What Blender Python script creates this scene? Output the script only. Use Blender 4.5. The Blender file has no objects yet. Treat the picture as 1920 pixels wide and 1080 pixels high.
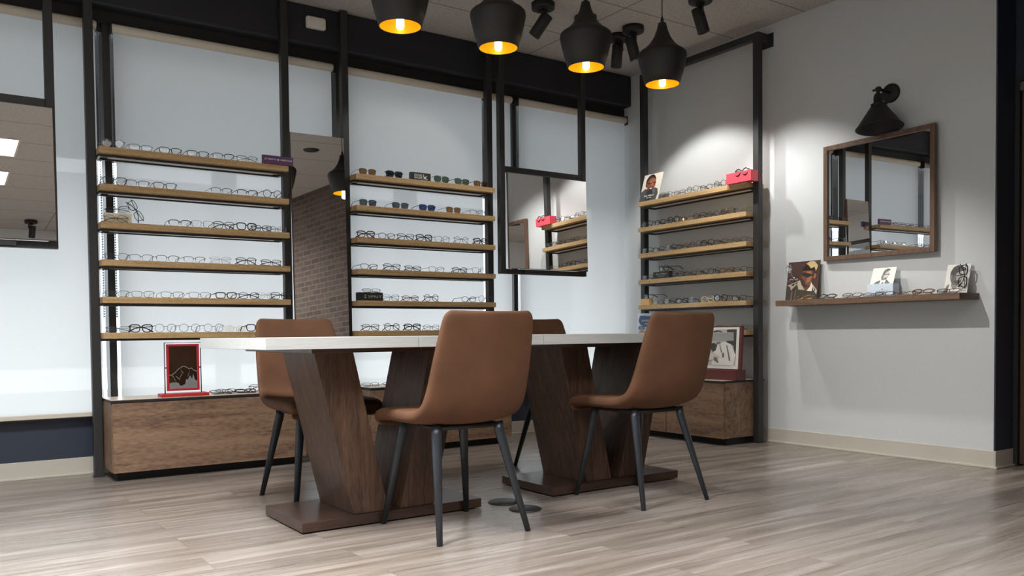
import bpy, math, random
from mathutils import Matrix, Vector, Euler
random.seed(11)
S = bpy.context.scene
COL = S.collection
R = math.radians

# ------------------------------------------------------------------ camera, world, exposure
cam_d = bpy.data.cameras.new('camera'); cam = bpy.data.objects.new('camera', cam_d); COL.objects.link(cam)
_r, _u, _f = Vector((0.8220, -0.5695, -0.0106)), Vector((0.0260, 0.0189, 0.9995)), Vector((0.5690, 0.8218, -0.0303))
_m = Matrix((_r, _u, -_f)).transposed().to_4x4(); _m.translation = (0, 0, 0.77)
cam.matrix_world = _m
cam_d.sensor_width = 36; cam_d.lens = 36 * 1586 / 1920; cam_d.shift_y = (673.3 - 540) / 1920; cam_d.clip_start = 0.02
S.camera = cam
S.view_settings.view_transform = 'Standard'; S.view_settings.look = 'None'
S.view_settings.gamma = 1; S.view_settings.use_curve_mapping = False
S.view_settings.exposure = 0.0
S.cycles.use_denoising = True
S.cycles.max_bounces = 10; S.cycles.diffuse_bounces = 4; S.cycles.glossy_bounces = 6
S.cycles.transmission_bounces = 8; S.cycles.transparent_max_bounces = 40
S.cycles.sample_clamp_indirect = 6; S.cycles.caustics_reflective = False; S.cycles.caustics_refractive = False

W = bpy.data.worlds.new('sky'); S.world = W; W.use_nodes = True
SKY = 8.8
bg = W.node_tree.nodes['Background']; bg.inputs[0].default_value = (0.945, 0.975, 1.0, 1); bg.inputs[1].default_value = SKY

def lamp(name, kind, loc, power, color=(1, 1, 1), target=None, parent=None, **kw):
    d = bpy.data.lights.new(name, kind); d.energy = power; d.color = color
    for k, v in kw.items(): setattr(d, k, v)
    o = bpy.data.objects.new(name, d); COL.objects.link(o); o.location = loc
    if target is not None:
        o.rotation_euler = (Vector(target) - Vector(loc)).to_track_quat('-Z', 'Y').to_euler()
    if parent: o.parent = parent
    return o

# ------------------------------------------------------------------ materials
def new_mat(name):
    m = bpy.data.materials.new(name); m.use_nodes = True
    nt = m.node_tree; p = nt.nodes['Principled BSDF']
    return m, nt, p
def N(nt, t, **kw):
    n = nt.nodes.new(t)
    for k, v in kw.items():
        if k.startswith('i_'): n.inputs[k[2:].replace('_', ' ')].default_value = v
        else: setattr(n, k, v)
    return n
def ramp(nt, stops):
    n = nt.nodes.new('ShaderNodeValToRGB'); e = n.color_ramp.elements
    e[0].position, e[0].color = stops[0][0], (*stops[0][1], 1)
    e[1].position, e[1].color = stops[-1][0], (*stops[-1][1], 1)
    for p, c in stops[1:-1]:
        x = e.new(p); x.color = (*c, 1)
    return n
def srgb(r, g, b):
    f = lambda c: ((c / 255) / 12.92) if c / 255 <= 0.04045 else (((c / 255) + 0.055) / 1.055) ** 2.4
    return (f(r), f(g), f(b))
def plain(name, col, rough=0.5, metal=0.0, noise=0.06, scale=40, spec=0.5, bump=0.0):
    """solid colour with a small procedural mottling"""
    m, nt, p = new_mat(name)
    tc = N(nt, 'ShaderNodeTexCoord'); no = N(nt, 'ShaderNodeTexNoise'); no.inputs['Scale'].default_value = scale; no.inputs['Detail'].default_value = 4
    nt.links.new(tc.outputs['Object'], no.inputs['Vector'])
    lo = tuple(c * (1 - noise) for c in col); hi = tuple(min(1, c * (1 + noise)) for c in col)
    r = ramp(nt, [(0.3, lo), (0.7, hi)]); nt.links.new(no.outputs['Fac'], r.inputs['Fac'])
    nt.links.new(r.outputs['Color'], p.inputs['Base Color'])
    p.inputs['Roughness'].default_value = rough; p.inputs['Metallic'].default_value = metal
    p.inputs['Specular IOR Level'].default_value = spec
    if bump:
        b = N(nt, 'ShaderNodeBump'); b.inputs['Strength'].default_value = bump; b.inputs['Distance'].default_value = 0.002
        nt.links.new(no.outputs['Fac'], b.inputs['Height']); nt.links.new(b.outputs['Normal'], p.inputs['Normal'])
    return m
def wood(name, cols, along='X', stretch=(2.0, 34.0, 34.0), rough=0.5, fine=0.35, knots=True):
    m, nt, p = new_mat(name)
    tc = N(nt, 'ShaderNodeTexCoord'); mp = N(nt, 'ShaderNodeMapping')
    a, b, c = stretch
    sc = {'X': (a, b, c), 'Y': (b, a, c), 'Z': (b, c, a)}[along]
    mp.inputs['Scale'].default_value = sc
    nt.links.new(tc.outputs['Object'], mp.inputs['Vector'])
    n1 = N(nt, 'ShaderNodeTexNoise'); n1.inputs['Scale'].default_value = 1.0; n1.inputs['Detail'].default_value = 8; n1.inputs['Distortion'].default_value = 0.9 if knots else 0.2
    n1.inputs['Roughness'].default_value = 0.62
    nt.links.new(mp.outputs['Vector'], n1.inputs['Vector'])
    mp2 = N(nt, 'ShaderNodeMapping'); mp2.inputs['Scale'].default_value = tuple(s * (2.2 if s > a else 5) for s in sc)
    nt.links.new(tc.outputs['Object'], mp2.inputs['Vector'])
    n2 = N(nt, 'ShaderNodeTexNoise'); n2.inputs['Scale'].default_value = 3.0; n2.inputs['Detail'].default_value = 5
    nt.links.new(mp2.outputs['Vector'], n2.inputs['Vector'])
    mx = N(nt, 'ShaderNodeMath', operation='MULTIPLY_ADD'); mx.inputs[1].default_value = fine; 
    nt.links.new(n2.outputs['Fac'], mx.inputs[0])
    ad = N(nt, 'ShaderNodeMath', operation='MULTIPLY'); ad.inputs[1].default_value = 1 - fine
    nt.links.new(n1.outputs['Fac'], ad.inputs[0]); nt.links.new(ad.outputs[0], mx.inputs[2])
    k = len(cols); r = ramp(nt, [(0.33 + 0.36 * i / (k - 1), c) for i, c in enumerate(cols)])
    nt.links.new(mx.outputs[0], r.inputs['Fac']); nt.links.new(r.outputs['Color'], p.inputs['Base Color'])
    p.inputs['Roughness'].default_value = rough
    bp = N(nt, 'ShaderNodeBump'); bp.inputs['Strength'].default_value = 0.15; bp.inputs['Distance'].default_value = 0.001
    nt.links.new(n2.outputs['Fac'], bp.inputs['Height']); nt.links.new(bp.outputs['Normal'], p.inputs['Normal'])
    return m

M = {}
M['black'] = plain('black_powder_coat', srgb(42, 42, 42), 0.45, noise=0.05)
M['black_matte'] = plain('matte_black', srgb(24, 22, 21), 0.6)
M['soffit'] = plain('charcoal_navy_paint', srgb(30, 31, 38), 0.6, noise=0.03, scale=6)
M['navy'] = plain('navy_paint', srgb(43, 50, 65), 0.5, noise=0.03, scale=8)
M['wall'] = plain('warm_grey_wall_paint', srgb(198, 201, 202), 0.75, noise=0.015, scale=60, bump=0.05)
M['ceil_side'] = plain('white_paint', srgb(215, 212, 205), 0.8)
M['base'] = plain('putty_vinyl_baseboard', srgb(186, 180, 168), 0.45, noise=0.03, scale=5)
M['oak'] = wood('light_oak', [srgb(142, 112, 74), srgb(188, 156, 110), srgb(212, 182, 136)], 'X', (3, 60, 60), 0.5, 0.5, False)
M['oak_dark'] = wood('brown_oak', [srgb(76, 58, 44), srgb(104, 80, 61), srgb(124, 98, 76)], 'Y', (3, 60, 60), 0.5, 0.4, False)
M['rustic'] = wood('rustic_oak_laminate', [srgb(74, 55, 43), srgb(116, 90, 70), srgb(140, 112, 89), srgb(154, 126, 102)], 'X', (1.6, 16, 16), 0.55, 0.4)
M['walnut'] = wood('walnut_veneer', [srgb(42, 30, 24), srgb(70, 51, 40), srgb(92, 68, 52), srgb(106, 82, 62)], 'Z', (1.4, 26, 26), 0.38, 0.35)
M['walnut_h'] = wood('walnut_veneer_flat', [srgb(40, 28, 22), srgb(62, 44, 35), srgb(80, 59, 47)], 'X', (1.4, 26, 26), 0.32, 0.35)
M['door_wood'] = wood('brown_door_veneer', [srgb(72, 54, 42), srgb(92, 69, 53), srgb(106, 80, 62)], 'Z', (1.4, 24, 24), 0.5, 0.3)
M['frame_wood'] = wood('walnut_frame', [srgb(70, 50, 39), srgb(98, 74, 58), srgb(120, 92, 72)], 'Z', (3, 50, 50), 0.45, 0.4, False)
M['slab'] = wood('pale_grey_linear_laminate', [srgb(174, 175, 172), srgb(190, 191, 188), srgb(202, 203, 200)], 'X', (1.2, 90, 90), 0.4, 0.5, False)
M['counter_top'] = wood('oak_top_painted_sheen', [srgb(170, 146, 124), srgb(196, 172, 150), srgb(210, 188, 166)], 'X', (2, 40, 40), 0.3, 0.4, False)  # pale because the grazing reflection is painted into the colour
M['leather'] = plain('tan_suede', srgb(96, 66, 47), 0.75, noise=0.16, scale=7, bump=0.1, spec=0.25)
M['leg'] = plain('gunmetal_leg_paint', srgb(52, 56, 62), 0.35, metal=0.3)
M['white'] = plain('white_plastic', srgb(214, 210, 202), 0.5)
M['shade_in'] = plain('gold_leaf_lining', srgb(232, 176, 22), 0.35, metal=0.4)
M['red'] = plain('red_lacquer', srgb(178, 38, 46), 0.4)
M['maroon'] = plain('maroon_card', srgb(92, 36, 36), 0.5)
M['pink'] = plain('coral_pink_card', srgb(222, 74, 88), 0.5)
M['cream'] = plain('cream_card', srgb(226, 220, 200), 0.6)
M['purple'] = plain('purple_card', srgb(92, 58, 100), 0.5)
M['tan'] = plain('honey_wood_block', srgb(224, 180, 120), 0.5, noise=0.1)
M['sign_black'] = plain('black_card', srgb(38, 38, 38), 0.5)
M['print_white'] = plain('white_ink', srgb(226, 226, 222), 0.6)
M['print_grey'] = plain('grey_ink', srgb(112, 108, 104), 0.6)
M['print_silver'] = plain('silver_ink', srgb(170, 170, 164), 0.5)
M['pale_blue'] = plain('pale_blue_card', srgb(206, 220, 234), 0.6)
M['ink_blue'] = plain('slate_blue_ink', srgb(74, 98, 134), 0.6)
M['steel'] = plain('brushed_steel', srgb(150, 150, 152), 0.3, metal=0.9)
M['bead'] = plain('grey_bead_plastic', srgb(120, 128, 138), 0.4)
M['concrete'] = plain('asphalt', srgb(104, 104, 106), 0.8, noise=0.08, scale=2)
M['added_canopy'] = plain('added_canopy_paint', srgb(78, 78, 80), 0.8)
M['foliage'] = plain('green_foliage', srgb(64, 112, 58), 0.7, noise=0.6, scale=9)
M['column'] = plain('outdoor_column_paint', srgb(118, 122, 128), 0.8)

def m_mirror(name, c):
    m, nt, p = new_mat(name)
    tc = N(nt, 'ShaderNodeTexCoord'); no = N(nt, 'ShaderNodeTexNoise'); no.inputs['Scale'].default_value = 3
    nt.links.new(tc.outputs['Object'], no.inputs['Vector'])
    r = ramp(nt, [(0.2, tuple(x * 0.99 for x in c)), (0.8, c)]); nt.links.new(no.outputs['Fac'], r.inputs['Fac'])
    nt.links.new(r.outputs['Color'], p.inputs['Base Color'])
    p.inputs['Metallic'].default_value = 1; p.inputs['Roughness'].default_value = 0.0
    return m
M['mirror'] = m_mirror('silvered_mirror', (0.9, 0.9, 0.9))

def m_lens(name, tint, alpha, rough=0.02):
    """thin lens / pane: mostly see-through with a surface reflection"""
    m, nt, p = new_mat(name); nt.nodes.remove(p)
    out = nt.nodes['Material Output']
    tr = N(nt, 'ShaderNodeBsdfTransparent'); tr.inputs[0].default_value = (*tint, 1)
    gl = N(nt, 'ShaderNodeBsdfGlossy'); gl.inputs['Roughness'].default_value = rough
    lw = N(nt, 'ShaderNodeLayerWeight'); lw.inputs['Blend'].default_value = 0.35
    mu = N(nt, 'ShaderNodeMath', operation='MULTIPLY_ADD'); mu.inputs[1].default_value = 0.2; mu.inputs[2].default_value = alpha
    nt.links.new(lw.outputs['Fresnel'], mu.inputs[0])
    mx = N(nt, 'ShaderNodeMixShader'); nt.links.new(mu.outputs[0], mx.inputs[0])
    nt.links.new(tr.outputs[0], mx.inputs[1]); nt.links.new(gl.outputs[0], mx.inputs[2]); nt.links.new(mx.outputs[0], out.inputs['Surface'])
    return m
M['lens'] = m_lens('clear_lens', (0.985, 0.985, 0.985), 0.03)
M['glass'] = m_lens('window_glass', (0.93, 0.95, 0.95), 0.03)
M['lens_brown'] = m_lens('brown_sun_lens', (0.32, 0.17, 0.08), 0.06)
M['lens_dark'] = m_lens('charcoal_sun_lens', (0.06, 0.07, 0.085), 0.06)
M['lens_grey'] = m_lens('grey_sun_lens', (0.13, 0.14, 0.15), 0.06)
M['lens_green'] = m_lens('green_sun_lens', (0.13, 0.18, 0.12), 0.06)
M['lens_blue'] = m_lens('blue_sun_lens', (0.06, 0.10, 0.24), 0.06)
M['lens_cream'] = m_lens('amber_tint_lens', (0.95, 0.93, 0.86), 0.03)

FR = {'black': ((30, 29, 30), 0.3, 0), 'gunmetal': ((66, 66, 72), 0.3, 0.7), 'silver': ((150, 150, 155), 0.25, 0.9), 'brown': ((74, 48, 34), 0.3, 0),
      'tortoise': ((98, 62, 36), 0.25, 0), 'gold': ((150, 122, 78), 0.25, 0.9), 'clear': ((205, 208, 210), 0.2, 0), 'navy': ((40, 46, 72), 0.3, 0),
      'reddish': ((122, 62, 58), 0.3, 0), 'cream': ((216, 206, 182), 0.3, 0), 'green': ((70, 80, 66), 0.3, 0.3), 'grey': ((108, 108, 110), 0.3, 0.2)}
for k, (c, ro, me) in FR.items(): M['fr_' + k] = plain(k + '_spectacle_frame', srgb(*c), ro, me, noise=0.25 if k == 'tortoise' else 0.05, scale=90)

def m_emit(name, col, strength):
    m, nt, p = new_mat(name)
    p.inputs['Base Color'].default_value = (0.8, 0.8, 0.8, 1)
    p.inputs['Emission Color'].default_value = (*col, 1); p.inputs['Emission Strength'].default_value = strength
    return m
M['bulb'] = m_emit('warm_lamp_bulb', (1.0, 0.84, 0.58), 7)
M['spot_face'] = m_emit('lit_spotlight_lens', (1.0, 0.96, 0.9), 14)
M['panel_light'] = m_emit('ceiling_panel_diffuser', (1.0, 0.97, 0.93), 5.0)

def m_blind():
    m, nt, p = new_mat('roller_blind_fabric'); nt.nodes.remove(p); out = nt.nodes['Material Output']
    tc = N(nt, 'ShaderNodeTexCoord'); mp = N(nt, 'ShaderNodeMapping'); mp.inputs['Scale'].default_value = (160, 160, 400)
    nt.links.new(tc.outputs['Object'], mp.inputs['Vector'])
    no = N(nt, 'ShaderNodeTexNoise'); no.inputs['Scale'].default_value = 1; no.inputs['Detail'].default_value = 3
    nt.links.new(mp.outputs['Vector'], no.inputs['Vector'])
    r = ramp(nt, [(0.3, (0.60, 0.60, 0.595)), (0.7, (0.67, 0.67, 0.665))]); nt.links.new(no.outputs['Fac'], r.inputs['Fac'])
    tl = N(nt, 'ShaderNodeBsdfTranslucent'); nt.links.new(r.outputs['Color'], tl.inputs[0])
    df = N(nt, 'ShaderNodeBsdfDiffuse'); df.inputs[0].default_value = (0.6, 0.59, 0.57, 1)
    tr = N(nt, 'ShaderNodeBsdfTransparent')
    a = N(nt, 'ShaderNodeMixShader'); a.inputs[0].default_value = 0.22; nt.links.new(tl.outputs[0], a.inputs[1]); nt.links.new(df.outputs[0], a.inputs[2])
    b = N(nt, 'ShaderNodeMixShader'); b.inputs[0].default_value = 0.018; nt.links.new(a.outputs[0], b.inputs[1]); nt.links.new(tr.outputs[0], b.inputs[2])
    nt.links.new(b.outputs[0], out.inputs['Surface'])
    return m
M['blind'] = m_blind()
M['blind_solid'] = plain('blind_tube_fabric', srgb(206, 198, 184), 0.7, noise=0.03, scale=90)

def m_floor():
    m, nt, p = new_mat('grey_brown_vinyl_planks')
    tc = N(nt, 'ShaderNodeTexCoord')
    br = N(nt, 'ShaderNodeTexBrick'); br.offset = 0.37; br.squash = 1
    br.inputs['Scale'].default_value = 1; br.inputs['Brick Width'].default_value = 1.22; br.inputs['Row Height'].default_value = 0.178
    br.inputs['Mortar Size'].default_value = 0.0012; br.inputs['Mortar Smooth'].default_value = 0.3; br.inputs['Bias'].default_value = 0
    br.inputs['Color1'].default_value = (0.2, 0.2, 0.2, 1); br.inputs['Color2'].default_value = (0.8, 0.8, 0.8, 1); br.inputs['Mortar'].default_value = (0, 0, 0, 1)
    nt.links.new(tc.outputs['Object'], br.inputs['Vector'])
    # per plank offset of the grain
    ad = N(nt, 'ShaderNodeVectorMath', operation='MULTIPLY_ADD'); ad.inputs[1].default_value = (7, 13, 0); nt.links.new(br.outputs['Color'], ad.inputs[0]); nt.links.new(tc.outputs['Object'], ad.inputs[2])
    mp = N(nt, 'ShaderNodeMapping'); mp.inputs['Scale'].default_value = (0.8, 11, 1); nt.links.new(ad.outputs[0], mp.inputs['Vector'])
    n1 = N(nt, 'ShaderNodeTexNoise'); n1.inputs['Scale'].default_value = 1; n1.inputs['Detail'].default_value = 9; n1.inputs['Roughness'].default_value = 0.65; n1.inputs['Distortion'].default_value = 0.8
    nt.links.new(mp.outputs['Vector'], n1.inputs['Vector'])
    mp2 = N(nt, 'ShaderNodeMapping'); mp2.inputs['Scale'].default_value = (2.2, 90, 1); nt.links.new(ad.outputs[0], mp2.inputs['Vector'])
    n2 = N(nt, 'ShaderNodeTexNoise'); n2.inputs['Scale'].default_value = 1; n2.inputs['Detail'].default_value = 4; nt.links.new(mp2.outputs['Vector'], n2.inputs['Vector'])
    s = N(nt, 'ShaderNodeMath', operation='MULTIPLY_ADD'); s.inputs[1].default_value = 0.2; nt.links.new(n2.outputs['Fac'], s.inputs[0])
    s1 = N(nt, 'ShaderNodeMath', operation='MULTIPLY'); s1.inputs[1].default_value = 0.80; nt.links.new(n1.outputs['Fac'], s1.inputs[0]); nt.links.new(s1.outputs[0], s.inputs[2])
    r = ramp(nt, [(0.34, srgb(98, 87, 79)), (0.47, srgb(122, 111, 102)), (0.56, srgb(137, 127, 119)), (0.68, srgb(163, 154, 147))]); nt.links.new(s.outputs[0], r.inputs['Fac'])
    # plank to plank tone
    hs = N(nt, 'ShaderNodeHueSaturation'); nt.links.new(r.outputs['Color'], hs.inputs['Color'])
    v = N(nt, 'ShaderNodeMapRange'); v.inputs['From Min'].default_value = 0.2; v.inputs['From Max'].default_value = 0.8; v.inputs['To Min'].default_value = 0.90; v.inputs['To Max'].default_value = 1.10
    sx = N(nt, 'ShaderNodeSeparateColor'); nt.links.new(br.outputs['Color'], sx.inputs[0]); nt.links.new(sx.outputs[0], v.inputs['Value']); nt.links.new(v.outputs[0], hs.inputs['Value'])
    mx = N(nt, 'ShaderNodeMix', data_type='RGBA'); nt.links.new(br.outputs['Fac'], mx.inputs[0]); nt.links.new(hs.outputs[0], mx.inputs[6]); mx.inputs[7].default_value = (*srgb(96, 84, 75), 1)
    nt.links.new(mx.outputs[2], p.inputs['Base Color'])
    rr = N(nt, 'ShaderNodeMapRange'); p.inputs['Specular IOR Level'].default_value = 0.75; rr.inputs['To Min'].default_value = 0.22; rr.inputs['To Max'].default_value = 0.36; nt.links.new(n2.outputs['Fac'], rr.inputs['Value']); nt.links.new(rr.outputs[0], p.inputs['Roughness'])
    bp = N(nt, 'ShaderNodeBump'); bp.inputs['Strength'].default_value = 0.12; bp.inputs['Distance'].default_value = 0.001
    nt.links.new(s.outputs[0], bp.inputs['Height']); nt.links.new(bp.outputs['Normal'], p.inputs['Normal'])
    return m
M['floor'] = m_floor()

def m_ceiling():
    m, nt, p = new_mat('acoustic_ceiling_tiles')
    tc = N(nt, 'ShaderNodeTexCoord'); mp = N(nt, 'ShaderNodeMapping'); mp.inputs['Location'].default_value = (-0.165 , -0.51, 0)
    nt.links.new(tc.outputs['Object'], mp.inputs['Vector'])
    br = N(nt, 'ShaderNodeTexBrick'); br.offset = 0; br.squash = 1
    br.inputs['Scale'].default_value = 1; br.inputs['Brick Width'].default_value = 1.2; br.inputs['Row Height'].default_value = 0.6
    br.inputs['Mortar Size'].default_value = 0.006; br.inputs['Mortar Smooth'].default_value = 0.1
    br.inputs['Color1'].default_value = (0.0, 0, 0, 1); br.inputs['Color2'].default_value = (0.0, 0, 0, 1)
    nt.links.new(mp.outputs[0], br.inputs['Vector'])
    n = N(nt, 'ShaderNodeTexNoise'); n.inputs['Scale'].default_value = 130; n.inputs['Detail'].default_value = 3; nt.links.new(tc.outputs['Object'], n.inputs['Vector'])
    r = ramp(nt, [(0.30, srgb(104, 101, 95)), (0.42, srgb(176, 173, 167)), (0.7, srgb(188, 186, 180))]); nt.links.new(n.outputs['Fac'], r.inputs['Fac'])
    mx = N(nt, 'ShaderNodeMix', data_type='RGBA'); nt.links.new(br.outputs['Fac'], mx.inputs[0]); nt.links.new(r.outputs['Color'], mx.inputs[6]); mx.inputs[7].default_value = (*srgb(128, 122, 114), 1)
    nt.links.new(mx.outputs[2], p.inputs['Base Color']); p.inputs['Roughness'].default_value = 0.9
    bp = N(nt, 'ShaderNodeBump'); bp.inputs['Strength'].default_value = 0.3; bp.inputs['Distance'].default_value = 0.003
    nt.links.new(n.outputs['Fac'], bp.inputs['Height']); nt.links.new(bp.outputs['Normal'], p.inputs['Normal'])
    return m
M['ceiling'] = m_ceiling()

def m_brick():
    m, nt, p = new_mat('brown_brick')
    tc = N(nt, 'ShaderNodeTexCoord'); sp = N(nt, 'ShaderNodeSeparateXYZ'); cb = N(nt, 'ShaderNodeCombineXYZ')
    nt.links.new(tc.outputs['Object'], sp.inputs[0]); nt.links.new(sp.outputs['Y'], cb.inputs['X']); nt.links.new(sp.outputs['Z'], cb.inputs['Y'])
    br = N(nt, 'ShaderNodeTexBrick'); br.offset = 0.5; br.inputs['Scale'].default_value = 1; br.inputs['Brick Width'].default_value = 0.17; br.inputs['Row Height'].default_value = 0.062
    br.inputs['Mortar Size'].default_value = 0.006; br.inputs['Color1'].default_value = (*srgb(84, 68, 60), 1); br.inputs['Color2'].default_value = (*srgb(106, 90, 80), 1); br.inputs['Mortar'].default_value = (*srgb(122, 112, 102), 1)
    nt.links.new(cb.outputs[0], br.inputs['Vector'])
    n = N(nt, 'ShaderNodeTexNoise'); n.inputs['Scale'].default_value = 25; n.inputs['Detail'].default_value = 5; nt.links.new(cb.outputs[0], n.inputs['Vector'])
    mx = N(nt, 'ShaderNodeMix', data_type='RGBA', blend_type='MULTIPLY'); mx.inputs[0].default_value = 0.6; nt.links.new(br.outputs['Color'], mx.inputs[6]); nt.links.new(n.outputs['Color'], mx.inputs[7])
    nt.links.new(mx.outputs[2], p.inputs['Base Color']); p.inputs['Roughness'].default_value = 0.85
    return m
M['brick'] = m_brick()
INK = {}
def ink(rgb):
    if rgb not in INK: INK[rgb] = plain('printed_ink', srgb(*rgb), 0.55, noise=0.03)
    return INK[rgb]

# ------------------------------------------------------------------ mesh builder
class MB:
    def __init__(s): s.v = []; s.f = []; s.mi = []; s.sm = []
    def add(s, vs, fs, mi=0, smooth=False):
        b = len(s.v); s.v += [tuple(v) for v in vs]; s.f += [tuple(b + i for i in f) for f in fs]
        s.mi += [mi] * len(fs); s.sm += [smooth] * len(fs); return s
    def box(s, x0, x1, y0, y1, z0, z1, mi=0):
        vs = [(x, y, z) for z in (z0, z1) for y in (y0, y1) for x in (x0, x1)]
        return s.add(vs, [(0, 2, 3, 1), (4, 5, 7, 6), (0, 1, 5, 4), (2, 6, 7, 3), (0, 4, 6, 2), (1, 3, 7, 5)], mi)
    def hexa(s, bot, top, mi=0):
        return s.add(list(bot) + list(top), [(3, 2, 1, 0), (4, 5, 6, 7), (0, 1, 5, 4), (1, 2, 6, 5), (2, 3, 7, 6), (3, 0, 4, 7)], mi)
    def tube(s, pts, r, n=6, closed=False, mi=0, smooth=True, flat=1.0, up=None):
        pts = [Vector(p) for p in pts]; L = len(pts)
        rs = r if isinstance(r, (list, tuple)) else [r] * L
        vs = []; prev = None
        for i, p in enumerate(pts):
            a = pts[i - 1] if (i or closed) else p; b = pts[(i + 1) % L] if (i < L - 1 or closed) else p
            t = (b - a).normalized()
            if up is not None: ref = Vector(up)
            elif prev is not None: ref = prev
            else: ref = Vector((0, 0, 1)) if abs(t.z) < 0.9 else Vector((1, 0, 0))
            x = (ref - t * ref.dot(t))
            if x.length < 1e-6: x = t.orthogonal()
            x.normalize(); prev = x
            y = t.cross(x)
            for k in range(n):
                an = 2 * math.pi * k / n
                vs.append(p + (x * math.cos(an) + y * math.sin(an) * flat) * rs[i])
        fs = []
        for i in range(L if closed else L - 1):
            for k in range(n):
                a = i * n + k; b = i * n + (k + 1) % n; c = ((i + 1) % L) * n + (k + 1) % n; d = ((i + 1) % L) * n + k
                fs.append((a, b, c, d))
        if not closed:
            fs.append(tuple(range(n - 1, -1, -1))); fs.append(tuple((L - 1) * n + k for k in range(n)))
        return s.add(vs, fs, mi, smooth)
    def lathe(s, prof, n=32, mi=0, origin=(0, 0, 0), smooth=True, mat=None):
        vs = []
        o = Vector(origin)
        for r, z in prof:
            for k in range(n):
                a = 2 * math.pi * k / n; q = Vector((r * math.cos(a), r * math.sin(a), z))
                vs.append(o + (mat @ q if mat else q))
        fs = [(i * n + k, i * n + (k + 1) % n, (i + 1) * n + (k + 1) % n, (i + 1) * n + k) for i in range(len(prof) - 1) for k in range(n)]
        return s.add(vs, fs, mi, smooth)
    def prism(s, poly, d0, d1, fn, mi=0):
        """poly in 2D, fn(u, v, d) -> 3D"""
        n = len(poly)
        vs = [fn(u, v, d0) for u, v in poly] + [fn(u, v, d1) for u, v in poly]
        fs = [tuple(range(n)), tuple(range(2 * n - 1, n - 1, -1))] + [(i, n + i, n + (i + 1) % n, (i + 1) % n) for i in range(n)]
        return s.add(vs, fs, mi)
    def mesh(s, name):
        me = bpy.data.meshes.new(name); me.from_pydata(s.v, [], s.f)
        me.polygons.foreach_set('material_index', s.mi); me.polygons.foreach_set('use_smooth', s.sm)
        me.validate(); me.update()
        return me
def fixn(me):
    import bmesh
    bm = bmesh.new(); bm.from_mesh(me); bmesh.ops.recalc_face_normals(bm, faces=bm.faces); bm.to_mesh(me); bm.free()
def obj(name, mb, mats, parent=None, bevel=0, loc=None, rot=None, seg=2):
    me = mb if isinstance(mb, bpy.types.Mesh) else mb.mesh(name)
    if not isinstance(mb, bpy.types.Mesh): fixn(me)
    if not me.materials:
        for m in (mats if isinstance(mats, (list, tuple)) else [mats]): me.materials.append(m)
    o = bpy.data.objects.new(name, me); COL.objects.link(o)
    if parent: o.parent = parent
    if loc: o.location = loc
    if rot: o.rotation_euler = rot
    if bevel:
        b = o.modifiers.new('bevel', 'BEVEL'); b.width = bevel; b.segments = seg; b.limit_method = 'ANGLE'; b.angle_limit = R(40)
    return o
def tag(o, label, cat, group=None):
    o['label'] = label; o['category'] = cat
    if group: o['group'] = group
    return o
def struct(o): o['kind'] = 'structure'; return o
def thing(name, label, cat, loc=(0, 0, 0), rz=0, group=None, rx=0):
    o = bpy.data.objects.new(name, None); COL.objects.link(o); o.empty_display_size = 0.05
    o.location = loc; o.rotation_euler = (rx, 0, rz)
    return tag(o, label, cat, group)
FONT_CACHE = {}
def text(body, size, mat, parent, loc, rot=(R(90), 0, 0), name='lettering', width=None, depth=0.0003, space=1.0, shear=0.0):
    c = bpy.data.curves.new('t', 'FONT'); c.body = body; c.size = size; c.align_x = 'CENTER'; c.align_y = 'CENTER'; c.extrude = depth
    c.space_character = space; c.shear = shear; c.resolution_u = 3
    t = bpy.data.objects.new('t', c); COL.objects.link(t)
    dg = bpy.context.evaluated_depsgraph_get(); dg.update()
    me = bpy.data.meshes.new_from_object(t.evaluated_get(dg)); bpy.data.objects.remove(t); bpy.data.curves.remove(c)
    if width and len(me.vertices):
        xs = [v.co.x for v in me.vertices]; w = max(xs) - min(xs)
        for v in me.vertices: v.co.x *= width / w
    me.materials.clear(); me.materials.append(mat)
    o = bpy.data.objects.new(name, me); COL.objects.link(o); o.parent = parent; o.location = loc; o.rotation_euler = rot
    return o
def tri_fan(poly): return poly

CEIL = 2.86
# ------------------------------------------------------------------ the setting
XW = 4.80        # wall with the mirror and lamp
YW = 5.30        # inner face of the window wall
struct(obj('floor', MB().box(-3.1, 7.0, -3.2, 5.7, -0.08, 0), M['floor']))
struct(obj('ceiling', MB().box(-3.1, 7.0, -3.2, 5.7, CEIL, CEIL + 0.08), M['ceiling']))
struct(obj('wall_right', MB().box(XW, XW + 0.26, 2.30, 5.7, 0, CEIL), [M['wall']]))
struct(obj('trim_1', MB().box(XW + 0.001, XW + 0.195, 2.292, 2.30, 0.098, CEIL), M['navy']))        # navy return beside the door
struct(obj('wall_door_side', MB().box(5.0, 5.08, 0.9, 1.34, 0, CEIL).box(5.0, 5.08, 1.34, 2.292, 2.16, CEIL), M['navy']))
dr = struct(obj('door_1', MB().box(5.02, 5.06, 1.38, 2.266, 0.008, 2.13), M['door_wood'], bevel=0.003))
obj('door_frame', MB().box(4.998, 5.075, 2.268, 2.2915, 0, 2.16).box(4.998, 5.075, 1.34, 1.378, 0, 2.16).box(4.998, 5.075, 1.378, 2.268, 2.132, 2.16), M['black'], dr)
obj('door_closer', MB().box(4.965, 5.02, 1.95, 2.255, 2.07, 2.12), M['steel'], dr, bevel=0.006)
struct(obj('wall_brick', MB().box(0, 0.18, -2.6, 1.0, 0, CEIL), M['brick'], loc=(3.36, 0.4, 0), rot=(0, 0, R(-16))))
struct(obj('wall_back', MB().box(-3.1, 7.0, -3.2, -3.1, 0, CEIL), M['wall']))
struct(obj('wall_far_right', MB().box(6.9, 7.0, -3.1, 5.7, 0, CEIL), M['wall']))
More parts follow.
